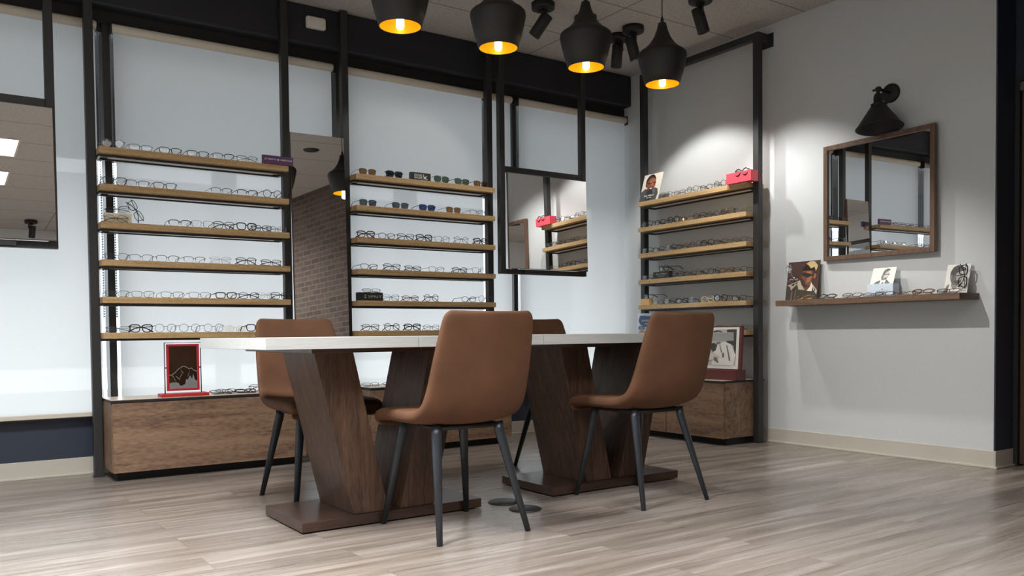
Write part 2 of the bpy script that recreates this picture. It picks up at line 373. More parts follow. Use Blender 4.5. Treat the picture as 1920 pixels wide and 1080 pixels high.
# left wall with a tall glazed opening
struct(obj('wall_left', MB().box(-3.1, -3.0, -3.1, 0.6, 0, CEIL).box(-3.1, -3.0, 2.6, 5.7, 0, CEIL).box(-3.1, -3.0, 0.6, 2.6, 2.45, CEIL), M['wall']))
wl = struct(obj('window_9', MB().box(-3.09, -3.03, 0.6, 0.66, 0, 2.45).box(-3.09, -3.03, 2.54, 2.6, 0, 2.45).box(-3.09, -3.03, 0.66, 2.54, 2.39, 2.45).box(-3.09, -3.03, 0.66, 2.54, 1.98, 2.06).box(-3.09, -3.03, 0.66, 2.54, 0, 0.1), M['black']))
obj('window_pane', MB().box(-3.065, -3.059, 0.66, 2.54, 0.1, 2.39), M['glass'], wl)
# window wall: navy panel under the glass, dark head above it
struct(obj('wall_window', MB().box(-3.0, XW, YW, 5.62, 0, 0.315).box(-3.0, XW, YW, 5.62, 2.56, CEIL).box(-3.0, -2.55, YW, 5.62, 0.315, 2.56), M['navy']))
struct(obj('trim_2', MB().box(-3.0, XW, YW - 0.035, YW, 0.315, 0.365), M['black'], bevel=0.004))      # black sill strip
struct(obj('ceiling_soffit', MB().box(-3.0, XW - 0.002, 5.172, YW, 2.612, CEIL), M['soffit'], bevel=0.012))
struct(obj('trim_3', MB().box(-3.0, XW, 5.262, YW, 2.54, 2.612), M['black_matte']))
mull = [(-0.62, -0.58), (0.86, 0.899), (2.261, 2.306), (3.675, 3.714)]
edges = [-2.55] + [x for ab in mull for x in ab] + [XW]
for i in range(5):
    a, b = edges[2 * i], edges[2 * i + 1]
    w = MB().box(a, b, YW, YW + 0.06, 0.315, 0.355).box(a, b, YW, YW + 0.06, 2.50, 2.56)
    if i < 4: w.box(b, mull[i][1], YW - 0.03, YW + 0.08, 0.315, 2.56)
    wo = struct(obj('window_%d' % (i + 1), w, M['black']))
    obj('window_pane', MB().box(a, b, YW + 0.03, YW + 0.036, 0.355, 2.50), M['glass'], wo)
# baseboards: flat putty vinyl strip with a small toe
def base_x(name, x0, x1, y):
    struct(obj(name, MB().box(x0, x1, y - 0.006, y, 0, 0.097).box(x0, x1, y - 0.016, y - 0.006, 0, 0.012), M['base'], bevel=0.002))
base_x('baseboard_window', -3.0, XW - 0.016, YW)
struct(obj('baseboard_right', MB().box(XW - 0.006, XW, 2.294, YW - 0.016, 0, 0.097).box(XW - 0.016, XW - 0.006, 2.284, YW - 0.016, 0, 0.012)
           .box(XW - 0.006, 4.994, 2.286, 2.294, 0, 0.097).box(XW - 0.016, 4.994, 2.276, 2.286, 0, 0.012), M['base'], bevel=0.002))
# outside
struct(obj('ground_outside', MB().box(-14, 14, 5.64, 16, -0.2, -0.12).box(-14, -3.15, -6, 5.64, -0.2, -0.12), M['concrete']))
struct(obj('added_canopy_outside', MB().box(-10, 12, 5.64, 7.2, 2.62, 2.80).box(-10, 12, 7.14, 7.2, 2.13, 2.62).box(-8, -3.12, -6, 5.64, 2.64, 2.80), M['added_canopy']))  # unseen, added to shade the upper blinds and the left opening
for i, x in enumerate((-1.35, 1.95, 3.6, 5.4)):
    struct(obj('column_outside', MB().box(x, x + 0.16, 6.95, 7.11, -0.12, 2.62), M['column']))
struct(obj('added_building_outside', MB().box(-40, 60, 30, 31, -0.2, 6.0), M['column']))  # added to dull the bright sky in the gaps beside the blinds
rnd = random.Random(3)
hb = MB()
for i in range(900):
    c = Vector((-6.6 + rnd.uniform(-0.5, 0.5), rnd.uniform(-1.5, 4.5), rnd.uniform(-0.1, 2.3)))
    d = Vector((rnd.uniform(-1, 1), rnd.uniform(-1, 1), rnd.uniform(-1, 1))).normalized() * 0.16; e = d.orthogonal().normalized() * 0.09
    hb.add([c - d, c + e, c + d, c - e], [(0, 1, 2, 3)])
hg = obj('hedge', hb, M['foliage']); hg['kind'] = 'stuff'; tag(hg, 'green leafy hedge outside the left window, seen only in mirrors', 'hedge')

# ------------------------------------------------------------------ roller blinds
BL = [(-2.5, -0.66, 'far left, outside the left hanging mirror'), (-0.56, 0.825, 'behind the left hanging mirror'), (0.904, 2.223, 'behind the left window rack'),
      (2.315, 3.388, 'behind the right window rack'), (3.416, 3.640, 'narrow, left of the hanging mirror by the corner'), (3.700, 4.785, 'in the corner beside the grey wall')]
BY = 5.236
for i, (a, b, where) in enumerate(BL):
    if i == 0: continue
    t = thing('roller_blind', 'translucent white roller blind ' + where, 'blind', (a, BY, 0), 0, 'roller blinds at the shop window')
    L = b - a
    zb = 0.352 if i == 1 else 0.40
    fab = MB(); nx, nz = 2, 14
    vs = [(0.008 + (L - 0.016) * x / nx, 0, zb + (2.50 - zb) * z / nz) for z in range(nz + 1) for x in range(nx + 1)]
    fs = [(z * (nx + 1) + x, z * (nx + 1) + x + 1, (z + 1) * (nx + 1) + x + 1, (z + 1) * (nx + 1) + x) for z in range(nz) for x in range(nx)]
    fab.add(vs, fs, 0, True); obj('fabric', fab, M['blind'], t)
    obj('bottom_bar', MB().box(0.008, L - 0.008, -0.006, 0.006, zb - 0.022, zb + 0.004), M['blind_solid'], t, bevel=0.004)
    obj('roller_tube', MB().lathe([(0, 0), (0.024, 0), (0.026, 0.004), (0.026, L - 0.004), (0.024, L), (0, L)], 20, mat=Euler((0, R(90), 0)).to_matrix(), origin=(0, 0, 2.512)), M['blind_solid'], t)
    for sx in (-0.012, L):
        obj('bracket', MB().box(sx, sx + 0.012, -0.02, 0.026, 2.475, 2.545), M['black_matte'], t, bevel=0.003)
    ch = MB(); cx = -0.006 if i != 1 else L + 0.006
    if i not in (4,):
        for yy in (-0.012, 0.012):
            for k in range(110):
                ch.lathe([(0, -0.0045), (0.0038, 0), (0, 0.0045)], 5, origin=(cx, yy, 2.47 - 0.0145 * k))
            ch.box(cx - 0.0008, cx + 0.0008, yy - 0.0008, yy + 0.0008, 2.47 - 0.0145 * 109, 2.47)
        obj('bead_chain', ch, M['bead'], t)

# ------------------------------------------------------------------ display racks
def rack(name, label, loc, rz, L, D, tops, py0, wall=False, low_extra=None):
    """local frame: x along the shelves, y from the front edge towards the wall"""
    t = thing(name, label, 'display rack', loc, rz, 'eyewear display racks')
    pw = 0.047
    ztop = 2.79 if wall else 2.858
    for x0 in (-pw, L):
        p = obj('post', MB().box(x0, x0 + pw, py0, py0 + pw, 0.0, ztop), M['black'], t, bevel=0.004)
        if wall:
            obj('wall_bracket', MB().box(x0 + 0.004, x0 + pw - 0.004, py0 + pw, XW - loc[0] - 0.006, ztop - 0.045, ztop).box(x0 - 0.022, x0 + pw + 0.022, XW - loc[0] - 0.006, XW - loc[0] - 0.0005, ztop - 0.085, ztop + 0.01), M['black'], p)
        else:
            obj('foot_plate', MB().box(x0 - 0.004, x0 + pw + 0.004, py0 - 0.004, py0 + pw + 0.004, 0, 0.006), M['black'], p)
    if wall: obj('top_bar', MB().box(0.0, L, py0, py0 + pw, ztop - pw, ztop), M['black'], t, bevel=0.004)
    for z in tops:
        s = obj('shelf', MB().box(0, L, 0, D, z - 0.033, z), M['oak'], t, bevel=0.0015)
        fr = MB().box(0.004, L - 0.004, 0.05, 0.062, z - 0.045, z - 0.033).box(0.004, L - 0.004, D - 0.02, D - 0.006, z - 0.045, z - 0.033)
        fr.box(0.004, 0.02, 0.062, D - 0.02, z - 0.045, z - 0.033).box(L - 0.02, L - 0.004, 0.062, D - 0.02, z - 0.045, z - 0.033)
        obj('shelf_bracket', fr, M['black'], s)
        obj('light_strip', MB().box(0.06, L - 0.06, 0.08, 0.13, z - 0.041, z - 0.033), M['white'], s)
    return t
YF = 5.03
UT = [1.804, 1.604, 1.399, 1.195, 0.992, 0.797]
CT = [1.781, 1.582, 1.380, 1.176, 0.979, 0.775]
rack('display_rack', 'black framed rack of oak shelves, left of two before the window', (0.793, YF, 0), 0, 1.05, 0.175, UT, 0.095)
rack('display_rack', 'black framed rack of oak shelves with sunglasses, right of two before the window', (2.287, YF, 0), 0, 1.064, 0.175, UT, 0.095)
rack('display_rack', 'black framed rack of oak shelves bracketed to the grey wall', (4.595, 4.89, 0), R(-90), 1.06, 0.185, CT, 0.07, True)

def cabinet(label, loc, rz, L, D, doors):
    t = thing('low_cabinet', label, 'cabinet', loc, rz, 'rustic oak low cabinets')
    obj('cabinet_body', MB().box(0.0, L, 0.02, D, 0.048, 0.422), M['rustic'], t, bevel=0.001)
    x = 0.003
    for k in range(doors):
        w = L / doors
        obj('cabinet_door', MB().box(k * w + 0.003, (k + 1) * w - 0.003, 0.0, 0.0185, 0.048, 0.420), M['rustic'], t, bevel=0.001)
    b = obj('top_edge', MB().box(-0.004, L + 0.004, -0.004, D, 0.423, 0.436), M['black_matte'], t, bevel=0.001)
    obj('top_surface', MB().box(-0.003, L + 0.003, -0.003, D, 0.4361, 0.4375), M['counter_top'], t)
    obj('plinth', MB().box(0.03, L - 0.03, 0.07, D - 0.01, 0.0, 0.048), M['black_matte'], t)
    return t
cabinet('rustic oak low cabinet under the left window rack', (0.798, 4.875, 0), 0, 1.068, 0.315, 1)
cabinet('rustic oak low cabinet under the right window rack, mostly behind the table', (2.295, 4.875, 0), 0, 1.075, 0.315, 1)
cabinet('rustic oak low cabinet under the rack on the grey wall', (4.365, 4.895, 0), R(-90), 1.062, 0.415, 2)

# ------------------------------------------------------------------ mirrors
def hang_mirror(label, xc, W_, zb, zt, yc, tilt, yaw=0):
    t = thing('hanging_mirror', label, 'mirror', (xc, yc, zb), yaw, 'mirrors hung on black frames', 0)
    h = W_ / 2; fr = 0.044; off = (zt - zb) * math.sin(R(-tilt)) + 0.002
    for s in (-1, 1):
        x = s * (h - fr / 2)
        obj('hanging_post', MB().box(x - fr / 2, x + fr / 2, -0.02, 0.024, 0.0, CEIL - zb - 0.002), M['black'], t, bevel=0.003)
    obj('frame_bar', MB().box(-h + fr, h - fr, -0.02, 0.024, 0.0, 0.036), M['black'], t, bevel=0.003)
    obj('frame_bar', MB().box(-h + fr, h - fr, -0.02, 0.024, zt - zb, zt - zb + 0.04), M['black'], t, bevel=0.003)
    g = obj('mirror_panel', MB().box(-h + 0.05, h - 0.012, -0.011, 0.0, 0.0, zt - zb - 0.042), M['frame_wood'], t, loc=(0, -0.021 - off, 0.036), rot=(R(tilt), 0, 0), bevel=0.0)
    obj('stand_off', MB().box(-0.2, 0.2, -0.021 - off, -0.02, 0.008, 0.034), M['black'], t)
    obj('mirror_glass', MB().box(-h + 0.053, h - 0.015, -0.014, -0.0112, 0.003, zt - zb - 0.045), M['mirror'], g)
    return t
hang_mirror('square mirror in a black hanging frame, cropped by the left picture edge', 0.19, 0.79, 1.238, 1.972, 5.03, -2.2)
hang_mirror('square mirror in a black hanging frame, showing the wall rack with the pink box', 3.778, 0.79, 1.198, 1.925, 5.03, -1.2)
# tall frameless mirror between the window racks
t = thing('panel_mirror', 'tall frameless mirror between the two window racks, showing brick', 'mirror', (2.064, 5.075, 0.55), R(0))
bp_ = obj('mirror_panel', MB().box(-0.1745, 0.1745, -0.009, 0.009, 0, 1.487), M['frame_wood'], t, rot=(R(-2.2), 0, R(-3.0)))
obj('mirror_glass', MB().box(-0.173, 0.173, -0.0125, -0.0092, 0.0015, 1.4855), M['mirror'], bp_)
obj('wall_bracket', MB().box(-0.19, 0.19, 0.075, 0.10, 1.36, 1.425).box(-0.19, 0.19, 0.075, 0.10, 0.2, 0.25), M['frame_wood'], t)
obj('spacer_block', MB().box(-0.1, 0.1, 0.055, 0.075, 1.37, 1.415).box(-0.1, 0.1, 0.018, 0.075, 0.2, 0.25), M['frame_wood'], t)
# framed mirror on the grey wall
t = thing('wall_mirror', 'square mirror in a walnut frame on the grey wall under the wall lamp', 'mirror', (4.770, 2.978, 1.213), R(-90))
g = obj('mirror_frame', MB().box(-0.3715, -0.3435, -0.014, 0.014, 0, 0.73).box(0.3435, 0.3715, -0.014, 0.014, 0, 0.73).box(-0.3435, 0.3435, -0.014, 0.014, 0, 0.028).box(-0.3435, 0.3435, -0.014, 0.014, 0.702, 0.73), M['frame_wood'], t, rot=(R(0.12), 0, R(-1.8)), bevel=0.001)
obj('mirror_glass', MB().box(-0.3435, 0.3435, -0.002, 0.004, 0.028, 0.702), M['mirror'], g)

# ------------------------------------------------------------------ wall shelf
WS = 0.966
sh = obj('wall_shelf', MB().box(4.59, XW - 0.001, 2.382, 3.585, WS - 0.036, WS), M['oak_dark'], bevel=0.0015)
tag(sh, 'long brown oak floating shelf on the grey wall under the framed mirror', 'shelf')

# ------------------------------------------------------------------ wall lamp
t = thing('wall_lamp', 'black cone shade wall lamp above the walnut framed mirror', 'lamp', (XW, 2.905, 2.186))
ry = Euler((0, R(-90), 0)).to_matrix()
obj('back_plate', MB().lathe([(0, 0.0005), (0.057, 0.0005), (0.057, 0.010), (0.050, 0.018), (0.03, 0.022), (0, 0.022)], 32, mat=ry), M['black_matte'], t)
obj('arm', MB().tube([(-0.02, 0, 0), (-0.09, 0, 0.004), (-0.14, 0, 0.004)], 0.009, 10).lathe([(0, -0.012), (0.015, -0.012), (0.017, 0), (0.015, 0.012), (0, 0.012)], 16, origin=(-0.135, 0, 0.003), mat=Euler((R(90), 0, 0)).to_matrix())
    .tube([(-0.135, 0.035, 0.003), (-0.135, 0.012, 0.003)], 0.007, 8).tube([(-0.135, 0, 0), (-0.142, 0, -0.03)], 0.011, 10), M['black_matte'], t)
tilt = Euler((R(-5), R(4), 0)).to_matrix()
sc_ = obj('lamp_shade', MB().lathe([(0.040, -0.098), (0.046, -0.100), (0.128, -0.222), (0.134, -0.226), (0.130, -0.230), (0.124, -0.222), (0.042, -0.104), (0.0, -0.10)], 40, mat=tilt), M['black_matte'], t, loc=(-0.14, 0, -0.005))
obj('socket', MB().lathe([(0, -0.02), (0.02, -0.022), (0.026, -0.04), (0.026, -0.075), (0.036, -0.08), (0.042, -0.084), (0.042, -0.100), (0, -0.1)], 24, mat=tilt), M['black_matte'], t, loc=(-0.14, 0, -0.005))
kn = MB()
for k in range(3):
    a = R(40 + 120 * k); kn.lathe([(0, -0.005), (0.006, -0.005), (0.006, 0.005), (0, 0.005)], 8, origin=tilt @ Vector((0.046 * math.cos(a), 0.046 * math.sin(a), -0.092)))
obj('thumb_screw', kn, M['black_matte'], t, loc=(-0.14, 0, -0.005))

# ------------------------------------------------------------------ pendants
PEND = [(1.225, 'outermost left, cut off above the picture'), (1.743, 'leftmost in view, cut by the top edge'), (2.26, 'second from left over the table'), (2.797, 'third from left, before a ceiling spotlight'), (3.336, 'rightmost and lowest in the picture')]
for x, w in PEND[1:]:
    t = thing('pendant_lamp', 'matte black pendant lamp with glowing gold lining, ' + w, 'lamp', (x, 3.35, 2.118), 0, 'black pendants over the table')
    prof = [(0.090, 0.0), (0.094, 0.0), (0.112, 0.06), (0.127, 0.12), (0.1325, 0.150), (0.130, 0.166), (0.120, 0.176), (0.098, 0.190), (0.070, 0.216), (0.046, 0.252), (0.030, 0.292), (0.022, 0.328), (0.012, 0.334), (0, 0.334)]
    obj('lamp_shade', MB().lathe(prof, 48), M['black_matte'], t)
    obj('shade_lining', MB().lathe([(0.0905, 0.0005), (0.108, 0.06), (0.122, 0.12), (0.124, 0.15), (0.10, 0.175), (0.05, 0.19), (0, 0.192)], 48), M['shade_in'], t)
    obj('bulb', MB().lathe([(0, -0.012), (0.013, -0.010), (0.0175, 0.0), (0.0175, 0.13), (0.012, 0.16), (0, 0.17)], 20), M['bulb'], t)
    obj('cord_grip', MB().lathe([(0.009, 0.332), (0.009, 0.352), (0.006, 0.356), (0.003, 0.37)], 12), M['black_matte'], t)
    obj('cord', MB().tube([(0, 0, 0.35), (0, 0, CEIL - 2.118 - 0.02)], 0.003, 6), M['black_matte'], t)
    obj('ceiling_canopy', MB().lathe([(0, CEIL - 2.118 - 0.028), (0.055, CEIL - 2.118 - 0.028), (0.06, CEIL - 2.118 - 0.022), (0.06, CEIL - 2.118 - 0.001), (0, CEIL - 2.118 - 0.001)], 28), M['black_matte'], t)
    lamp('pendant_glow', 'POINT', (0, 0.0, -0.03), 0.40, (1.0, 0.72, 0.30), parent=t, shadow_soft_size=0.02)

# ------------------------------------------------------------------ ceiling spotlights
def spot(x, y, aim, label, power=0, lit=False, size=62, blend=0.35):
    t = thing('ceiling_spotlight', label, 'spotlight', (x, y, CEIL), 0, 'black ceiling spotlights')
    obj('ceiling_canopy', MB().lathe([(0, -0.001), (0.074, -0.001), (0.074, -0.036), (0.070, -0.040), (0, -0.040)], 36), M['black_matte'], t)
    d = (Vector(aim) - Vector((x, y, CEIL - 0.12))).normalized()
    side = d.cross(Vector((0, 0, 1)))
    side = side.normalized() if side.length > 0.05 else Vector((1, 0, 0))
    piv = side * 0.030 + Vector((0, 0, -0.105))
    obj('swivel_arm', MB().box(-0.02, 0.02, -0.02, 0.02, -0.058, -0.04).tube([side * 0.03 * 0.2 + Vector((0, 0, -0.05)), side * 0.03 + Vector((0, 0, -0.06)), piv], 0.008, 8), M['black_matte'], t)
    rot = d.to_track_quat('-Z', 'Y').to_matrix()
    c = Vector((-0.012 * side.x, -0.012 * side.y, -0.125))
    obj('barrel', MB().lathe([(0, 0.055), (0.036, 0.055), (0.038, 0.053), (0.038, -0.098), (0.034, -0.100), (0.032, -0.092), (0.032, -0.07)], 32, origin=c, mat=rot), M['black_matte'], t)
    obj('lens', MB().lathe([(0, -0.088), (0.0315, -0.088), (0.0315, -0.082), (0, -0.082)], 24, origin=c, mat=rot), M['spot_face'] if lit else M['steel'], t)
    if power:
        p = Vector((x, y, CEIL)) + c + d * 0.105
        lamp('spot_beam', 'SPOT', p, power, (1.0, 0.98, 0.95), target=p + d, spot_size=R(size), spot_blend=blend, shadow_soft_size=0.03)
    return t
spot(3.27, 4.335, (2.6, 5.2, 1.3), 'black spotlight on the pale ceiling, tilted towards the window, left of the third pendant', 30, size=75)
spot(3.642, 4.364, (3.7, 4.9, 0.8), 'black spotlight half hidden behind the third pendant lamp', 0)
spot(4.064, 4.51, (4.15, 4.9, 0.5), 'black spotlight pointing straight down, half hidden behind the lit one', 0)
spot(4.035, 4.33, (4.80, 4.22, 0.2), 'lit black spotlight left of the rightmost pendant, shining down by the grey wall', 58, True, size=96, blend=0.35)
spot(4.026, 3.71, (4.80, 3.40, 0.1), 'black spotlight cut by the top edge, right of the rightmost pendant', 80, size=84, blend=0.6)
spot(1.15, -2.45, (1.0, -3.0, 0.9), 'black ceiling spotlight reflected in the left hanging mirror', 12)
spot(2.20, 3.00, (4.8, 2.75, 0.30), 'unseen black spotlight over the joint of the two tables, added to light the wall', 185, size=44, blend=0.8)  # added out of view to brighten the wall under the shelf
t = thing('recessed_downlight', 'small round dark downlight in the ceiling, seen in the brick mirror', 'light', (2.9, 2.05, CEIL))
obj('trim_ring', MB().lathe([(0, -0.004), (0.075, -0.004), (0.08, 0.0), (0.08, 0.004)], 28), M['black_matte'], t)
# lit panels in the ceiling; last two unseen, added to brighten wall and left floor
for px_, py_, w in ((0.15, 0.92, 'nearer the window'), (0.15, -0.28, 'farther from the window'), (-1.6, 0.92, 'far left'), (1.95, -1.5, 'near the back wall'), (1.95, 0.22, 'unseen fill added right of the camera'), (0.05, 2.61, 'unseen fill added for the left floor')):
    t = thing('ceiling_panel_light', 'bright rectangular panel light set in the ceiling tiles, ' + w, 'light', (px_, py_, CEIL), 0, 'ceiling panel lights')
    obj('panel_frame', MB().box(-0.6, -0.585, -0.3, 0.3, -0.012, -0.001).box(0.585, 0.6, -0.3, 0.3, -0.012, -0.001).box(-0.585, 0.585, -0.3, -0.285, -0.012, -0.001).box(-0.585, 0.585, 0.285, 0.3, -0.012, -0.001), M['ceil_side'], t)
    lamp('panel_light', 'AREA', (0, 0, -0.02), 125 if py_ > 2 else (62 if px_ > 1.9 and py_ > 0 else 38), (0.96, 0.98, 1.0), parent=t, shape='RECTANGLE', size=1.15, size_y=0.55, spread=R(125))
    obj('diffuser', MB().box(-0.585, 0.585, -0.285, 0.285, -0.008, -0.002), M['panel_light'], t)
# small white sensor box on the soffit
bx = obj('alarm_box', MB().box(2.018, 2.146, 5.132, 5.1718, 2.709, 2.784), M['white'], bevel=0.014, seg=4)
tag(bx, 'small rounded white plastic box on the dark soffit above the window', 'alarm box')

# ------------------------------------------------------------------ tables
def table(x0, x1, label):
    cx = (x0 + x1) / 2; yc = 3.36
    t = thing('table', label, 'table', (cx, yc, 0), 0, 'walnut pedestal tables')
    hw = (x1 - x0) / 2
    top = MB().box(-hw + 0.0008, -0.0012, -0.43, 0.43, 0.7205, 0.7635).box(0.0012, hw - 0.0008, -0.43, 0.43, 0.7205, 0.7635)
    obj('tabletop', top, M['slab'], t, bevel=0.0012)
    obj('top_plate', MB().box(-0.425, 0.425, -0.392, 0.392, 0.704, 0.7204), M['walnut_h'], t, bevel=0.001)
    obj('base_plate', MB().box(-0.411, 0.411, -0.225, 0.205, 0.006, 0.045), M['walnut_h'], t, bevel=0.002)
    obj('foot_pad', MB().box(-0.38, 0.38, -0.2, 0.18, 0.0, 0.006), M['black_matte'], t)
    y0, y1 = -0.20, 0.155; ch = 0.03
    for s in (-1, 1):
        b0, b1, t0, t1 = (-0.185, -0.028, -0.342, -0.176)
        def ring(a, b, z):
            q = [(a + ch * 0.3, y0), (b - ch * 0.3, y0), (b, y0 + ch), (b, y1 - ch), (b - ch * 0.3, y1), (a + ch * 0.3, y1), (a, y1 - ch), (a, y0 + ch)]
            q = [(a, y0), (b, y0), (b, y1), (a, y1)]
            return [(s * x, y, z) for x, y in q]
        mb = MB().hexa(ring(b0, b1, 0.045), ring(t0, t1, 0.704))
        lg = obj('pedestal_leg', mb, M['walnut'], t, bevel=0.002)
    return t
table(0.977, 2.198, 'walnut pedestal table with pale grey top, left of two joined end to end')
table(2.198, 3.42, 'walnut pedestal table with pale grey top, right of two joined end to end')

# ------------------------------------------------------------------ chairs
def chair_shell():
    # side profile from the front lip, along the seat, up the back: (y, z, half width, thickness, edge lift)
    P = [(0.232, 0.408, 0.200, 0.030, 0.000), (0.262, 0.428, 0.208, 0.044, 0.000), (0.240, 0.449, 0.212, 0.052, 0.002), (0.160, 0.452, 0.216, 0.054, 0.004), (0.040, 0.446, 0.218, 0.054, 0.010),
         (-0.080, 0.440, 0.218, 0.052, 0.020), (-0.155, 0.452, 0.217, 0.050, 0.034), (-0.207, 0.492, 0.214, 0.046, 0.044), (-0.238, 0.560, 0.209, 0.042, 0.046), (-0.262, 0.650, 0.202, 0.038, 0.040),
         (-0.281, 0.740, 0.194, 0.034, 0.032), (-0.295, 0.808, 0.187, 0.030, 0.026), (-0.301, 0.838, 0.180, 0.026, 0.024), (-0.304, 0.853, 0.160, 0.016, 0.020)]
    T = [-1.0, -0.93, -0.62, -0.25, 0.25, 0.62, 0.93, 1.0]
    n = len(P); m = len(T); top = []; bot = []
    for i, (y, z, w, th, lift) in enumerate(P):
        w *= 1.05 if i < 9 else 1.07
        a = P[max(0, i - 1)]; b = P[min(n - 1, i + 1)]
        t = Vector((0, b[0] - a[0], b[1] - a[1])).normalized(); nr = Vector((0, -t.z, t.y))   # towards sitter
        if nr.z < 0 and i > 3 and nr.y < 0: nr = -nr
        nr = Vector((0, t.z, -t.y)) if Vector((0, t.z, -t.y)).dot(Vector((0, 0.6, 1))) > 0 else Vector((0, -t.z, t.y))
        if i == 0: nr = Vector((0, 0.1, 1)).normalized()
        if i == 1: nr = Vector((0, 0.75, 0.66)).normalized()
        for s in T:
            c = Vector((s * w, y, z)) + nr * (lift * s * s)
            k = 0.5 if abs(s) > 0.95 else 1.0
            top.append(c + nr * th * 0.5 * k); bot.append(c - nr * th * 0.5 * k)
    mb = MB(); vs = top + bot; o = n * m; fs = []
    for i in range(n - 1):
        for j in range(m - 1):
            a = i * m + j
            fs.append((a, a + 1, a + m + 1, a + m)); fs.append((o + a, o + a + m, o + a + m + 1, o + a + 1))
        fs.append((i * m, i * m + m, o + i * m + m, o + i * m)); a = i * m + m - 1
        fs.append((a, o + a, o + a + m, a + m))
    for j in range(m - 1):
        fs.append((j, o + j, o + j + 1, j + 1)); a = (n - 1) * m + j
        fs.append((a, a + 1, o + a + 1, o + a))
    mb.add(vs, fs, 0, True)
    return mb
def make_chair(label, loc, rz):
    t = thing('dining_chair', label, 'chair', loc, rz, 'tan chairs around the tables')
    sh = obj('seat_shell', chair_shell(), M['leather'], t)
    ss = sh.modifiers.new('sub', 'SUBSURF'); ss.levels = 2; ss.render_levels = 2
    # dark frame and pan under the seat
    obj('seat_frame', MB().tube([(-0.135, 0.16, 0.417), (0.135, 0.16, 0.417), (0.135, -0.12, 0.414), (-0.135, -0.12, 0.414)], 0.009, 8, closed=True)
        .box(-0.125, 0.125, -0.11, 0.15, 0.414, 0.426), M['black_matte'], t)
    for sx in (-1, 1):
        for (ty, fy) in ((0.150, 0.228), (-0.115, -0.230)):
            pts = [(sx * 0.138, ty, 0.424), (sx * 0.142, ty * 1.03, 0.39), (sx * 0.198, fy, 0.0)]
            obj('leg', MB().tube(pts, [0.0215, 0.0215, 0.0118], 14, flat=0.68, up=(1, 0, 0)), M['leg'], t)
    return t
def copy_tree(o, parent=None):
    c = o.copy(); COL.objects.link(c)
    if parent: c.parent = parent
    for ch in o.children: copy_tree(ch, c)
    return c
ch0 = make_chair('tan upholstered chair seen from behind at the left table, nearest in the picture', (1.712, 2.89, 0), 0)
for lb, loc, rz in (('tan upholstered chair seen from behind at the right table, before the framed photograph', (2.722, 2.89, 0), 0),
                    ('tan upholstered chair facing us across the left table, before the brick mirror', (1.515, 3.81, 0), R(180)),
                    ('tan upholstered chair facing us across the right table, mostly hidden by the nearest chair', (3.01, 3.81, 0), R(180))):
    c = copy_tree(ch0); c.location = loc; c.rotation_euler = (0, 0, rz); c['label'] = lb
# floor outlet covers
for (x, y), lb in (((2.147, 3.181), 'flat round grey floor outlet cover between the table bases, the farther left one'), ((2.137, 2.997), 'flat round grey floor outlet cover behind the near chair leg')):
    t = thing('floor_outlet_cover', lb, 'floor outlet', (x, y, 0), R(20), 'round floor outlet covers')
    obj('cover_plate', MB().lathe([(0, 0.007), (0.066, 0.007), (0.071, 0.004), (0.072, 0.0), (0, 0)], 40), M['black'], t)
    obj('finger_slot', MB().box(-0.045, -0.012, -0.006, 0.006, 0.0068, 0.0076), M['black_matte'], t)
# ------------------------------------------------------------------ eyeglasses
SHAPES = {'rectangular': (0.0262, 0.0165, 3.6, 0.05, 0.06), 'square': (0.0255, 0.0200, 3.2, 0.10, 0.10), 'round': (0.0236, 0.0228, 2.0, 0.0, 0.0),
          'oval': (0.0255, 0.0180, 2.3, 0.0, 0.05), 'half rim': (0.0265, 0.0170, 3.0, 0.06, 0.08), 'teardrop': (0.0275, 0.0230, 2.4, 0.18, 0.02), 'wayfarer': (0.0268, 0.0205, 3.0, 0.16, 0.12)}
def outline(shape, n=30):
    a, b, e, tap, up = SHAPES[shape]; pts = []
    for i in range(n):
        t = 2 * math.pi * i / n; c, s = math.cos(t), math.sin(t)
        x = a * math.copysign(abs(c) ** (2 / e), c); z = b * math.copysign(abs(s) ** (2 / e), s)
        pts.append((x * (1 + tap * z / b), z + up * 0.004 * x / a))
    return pts
GM = {}
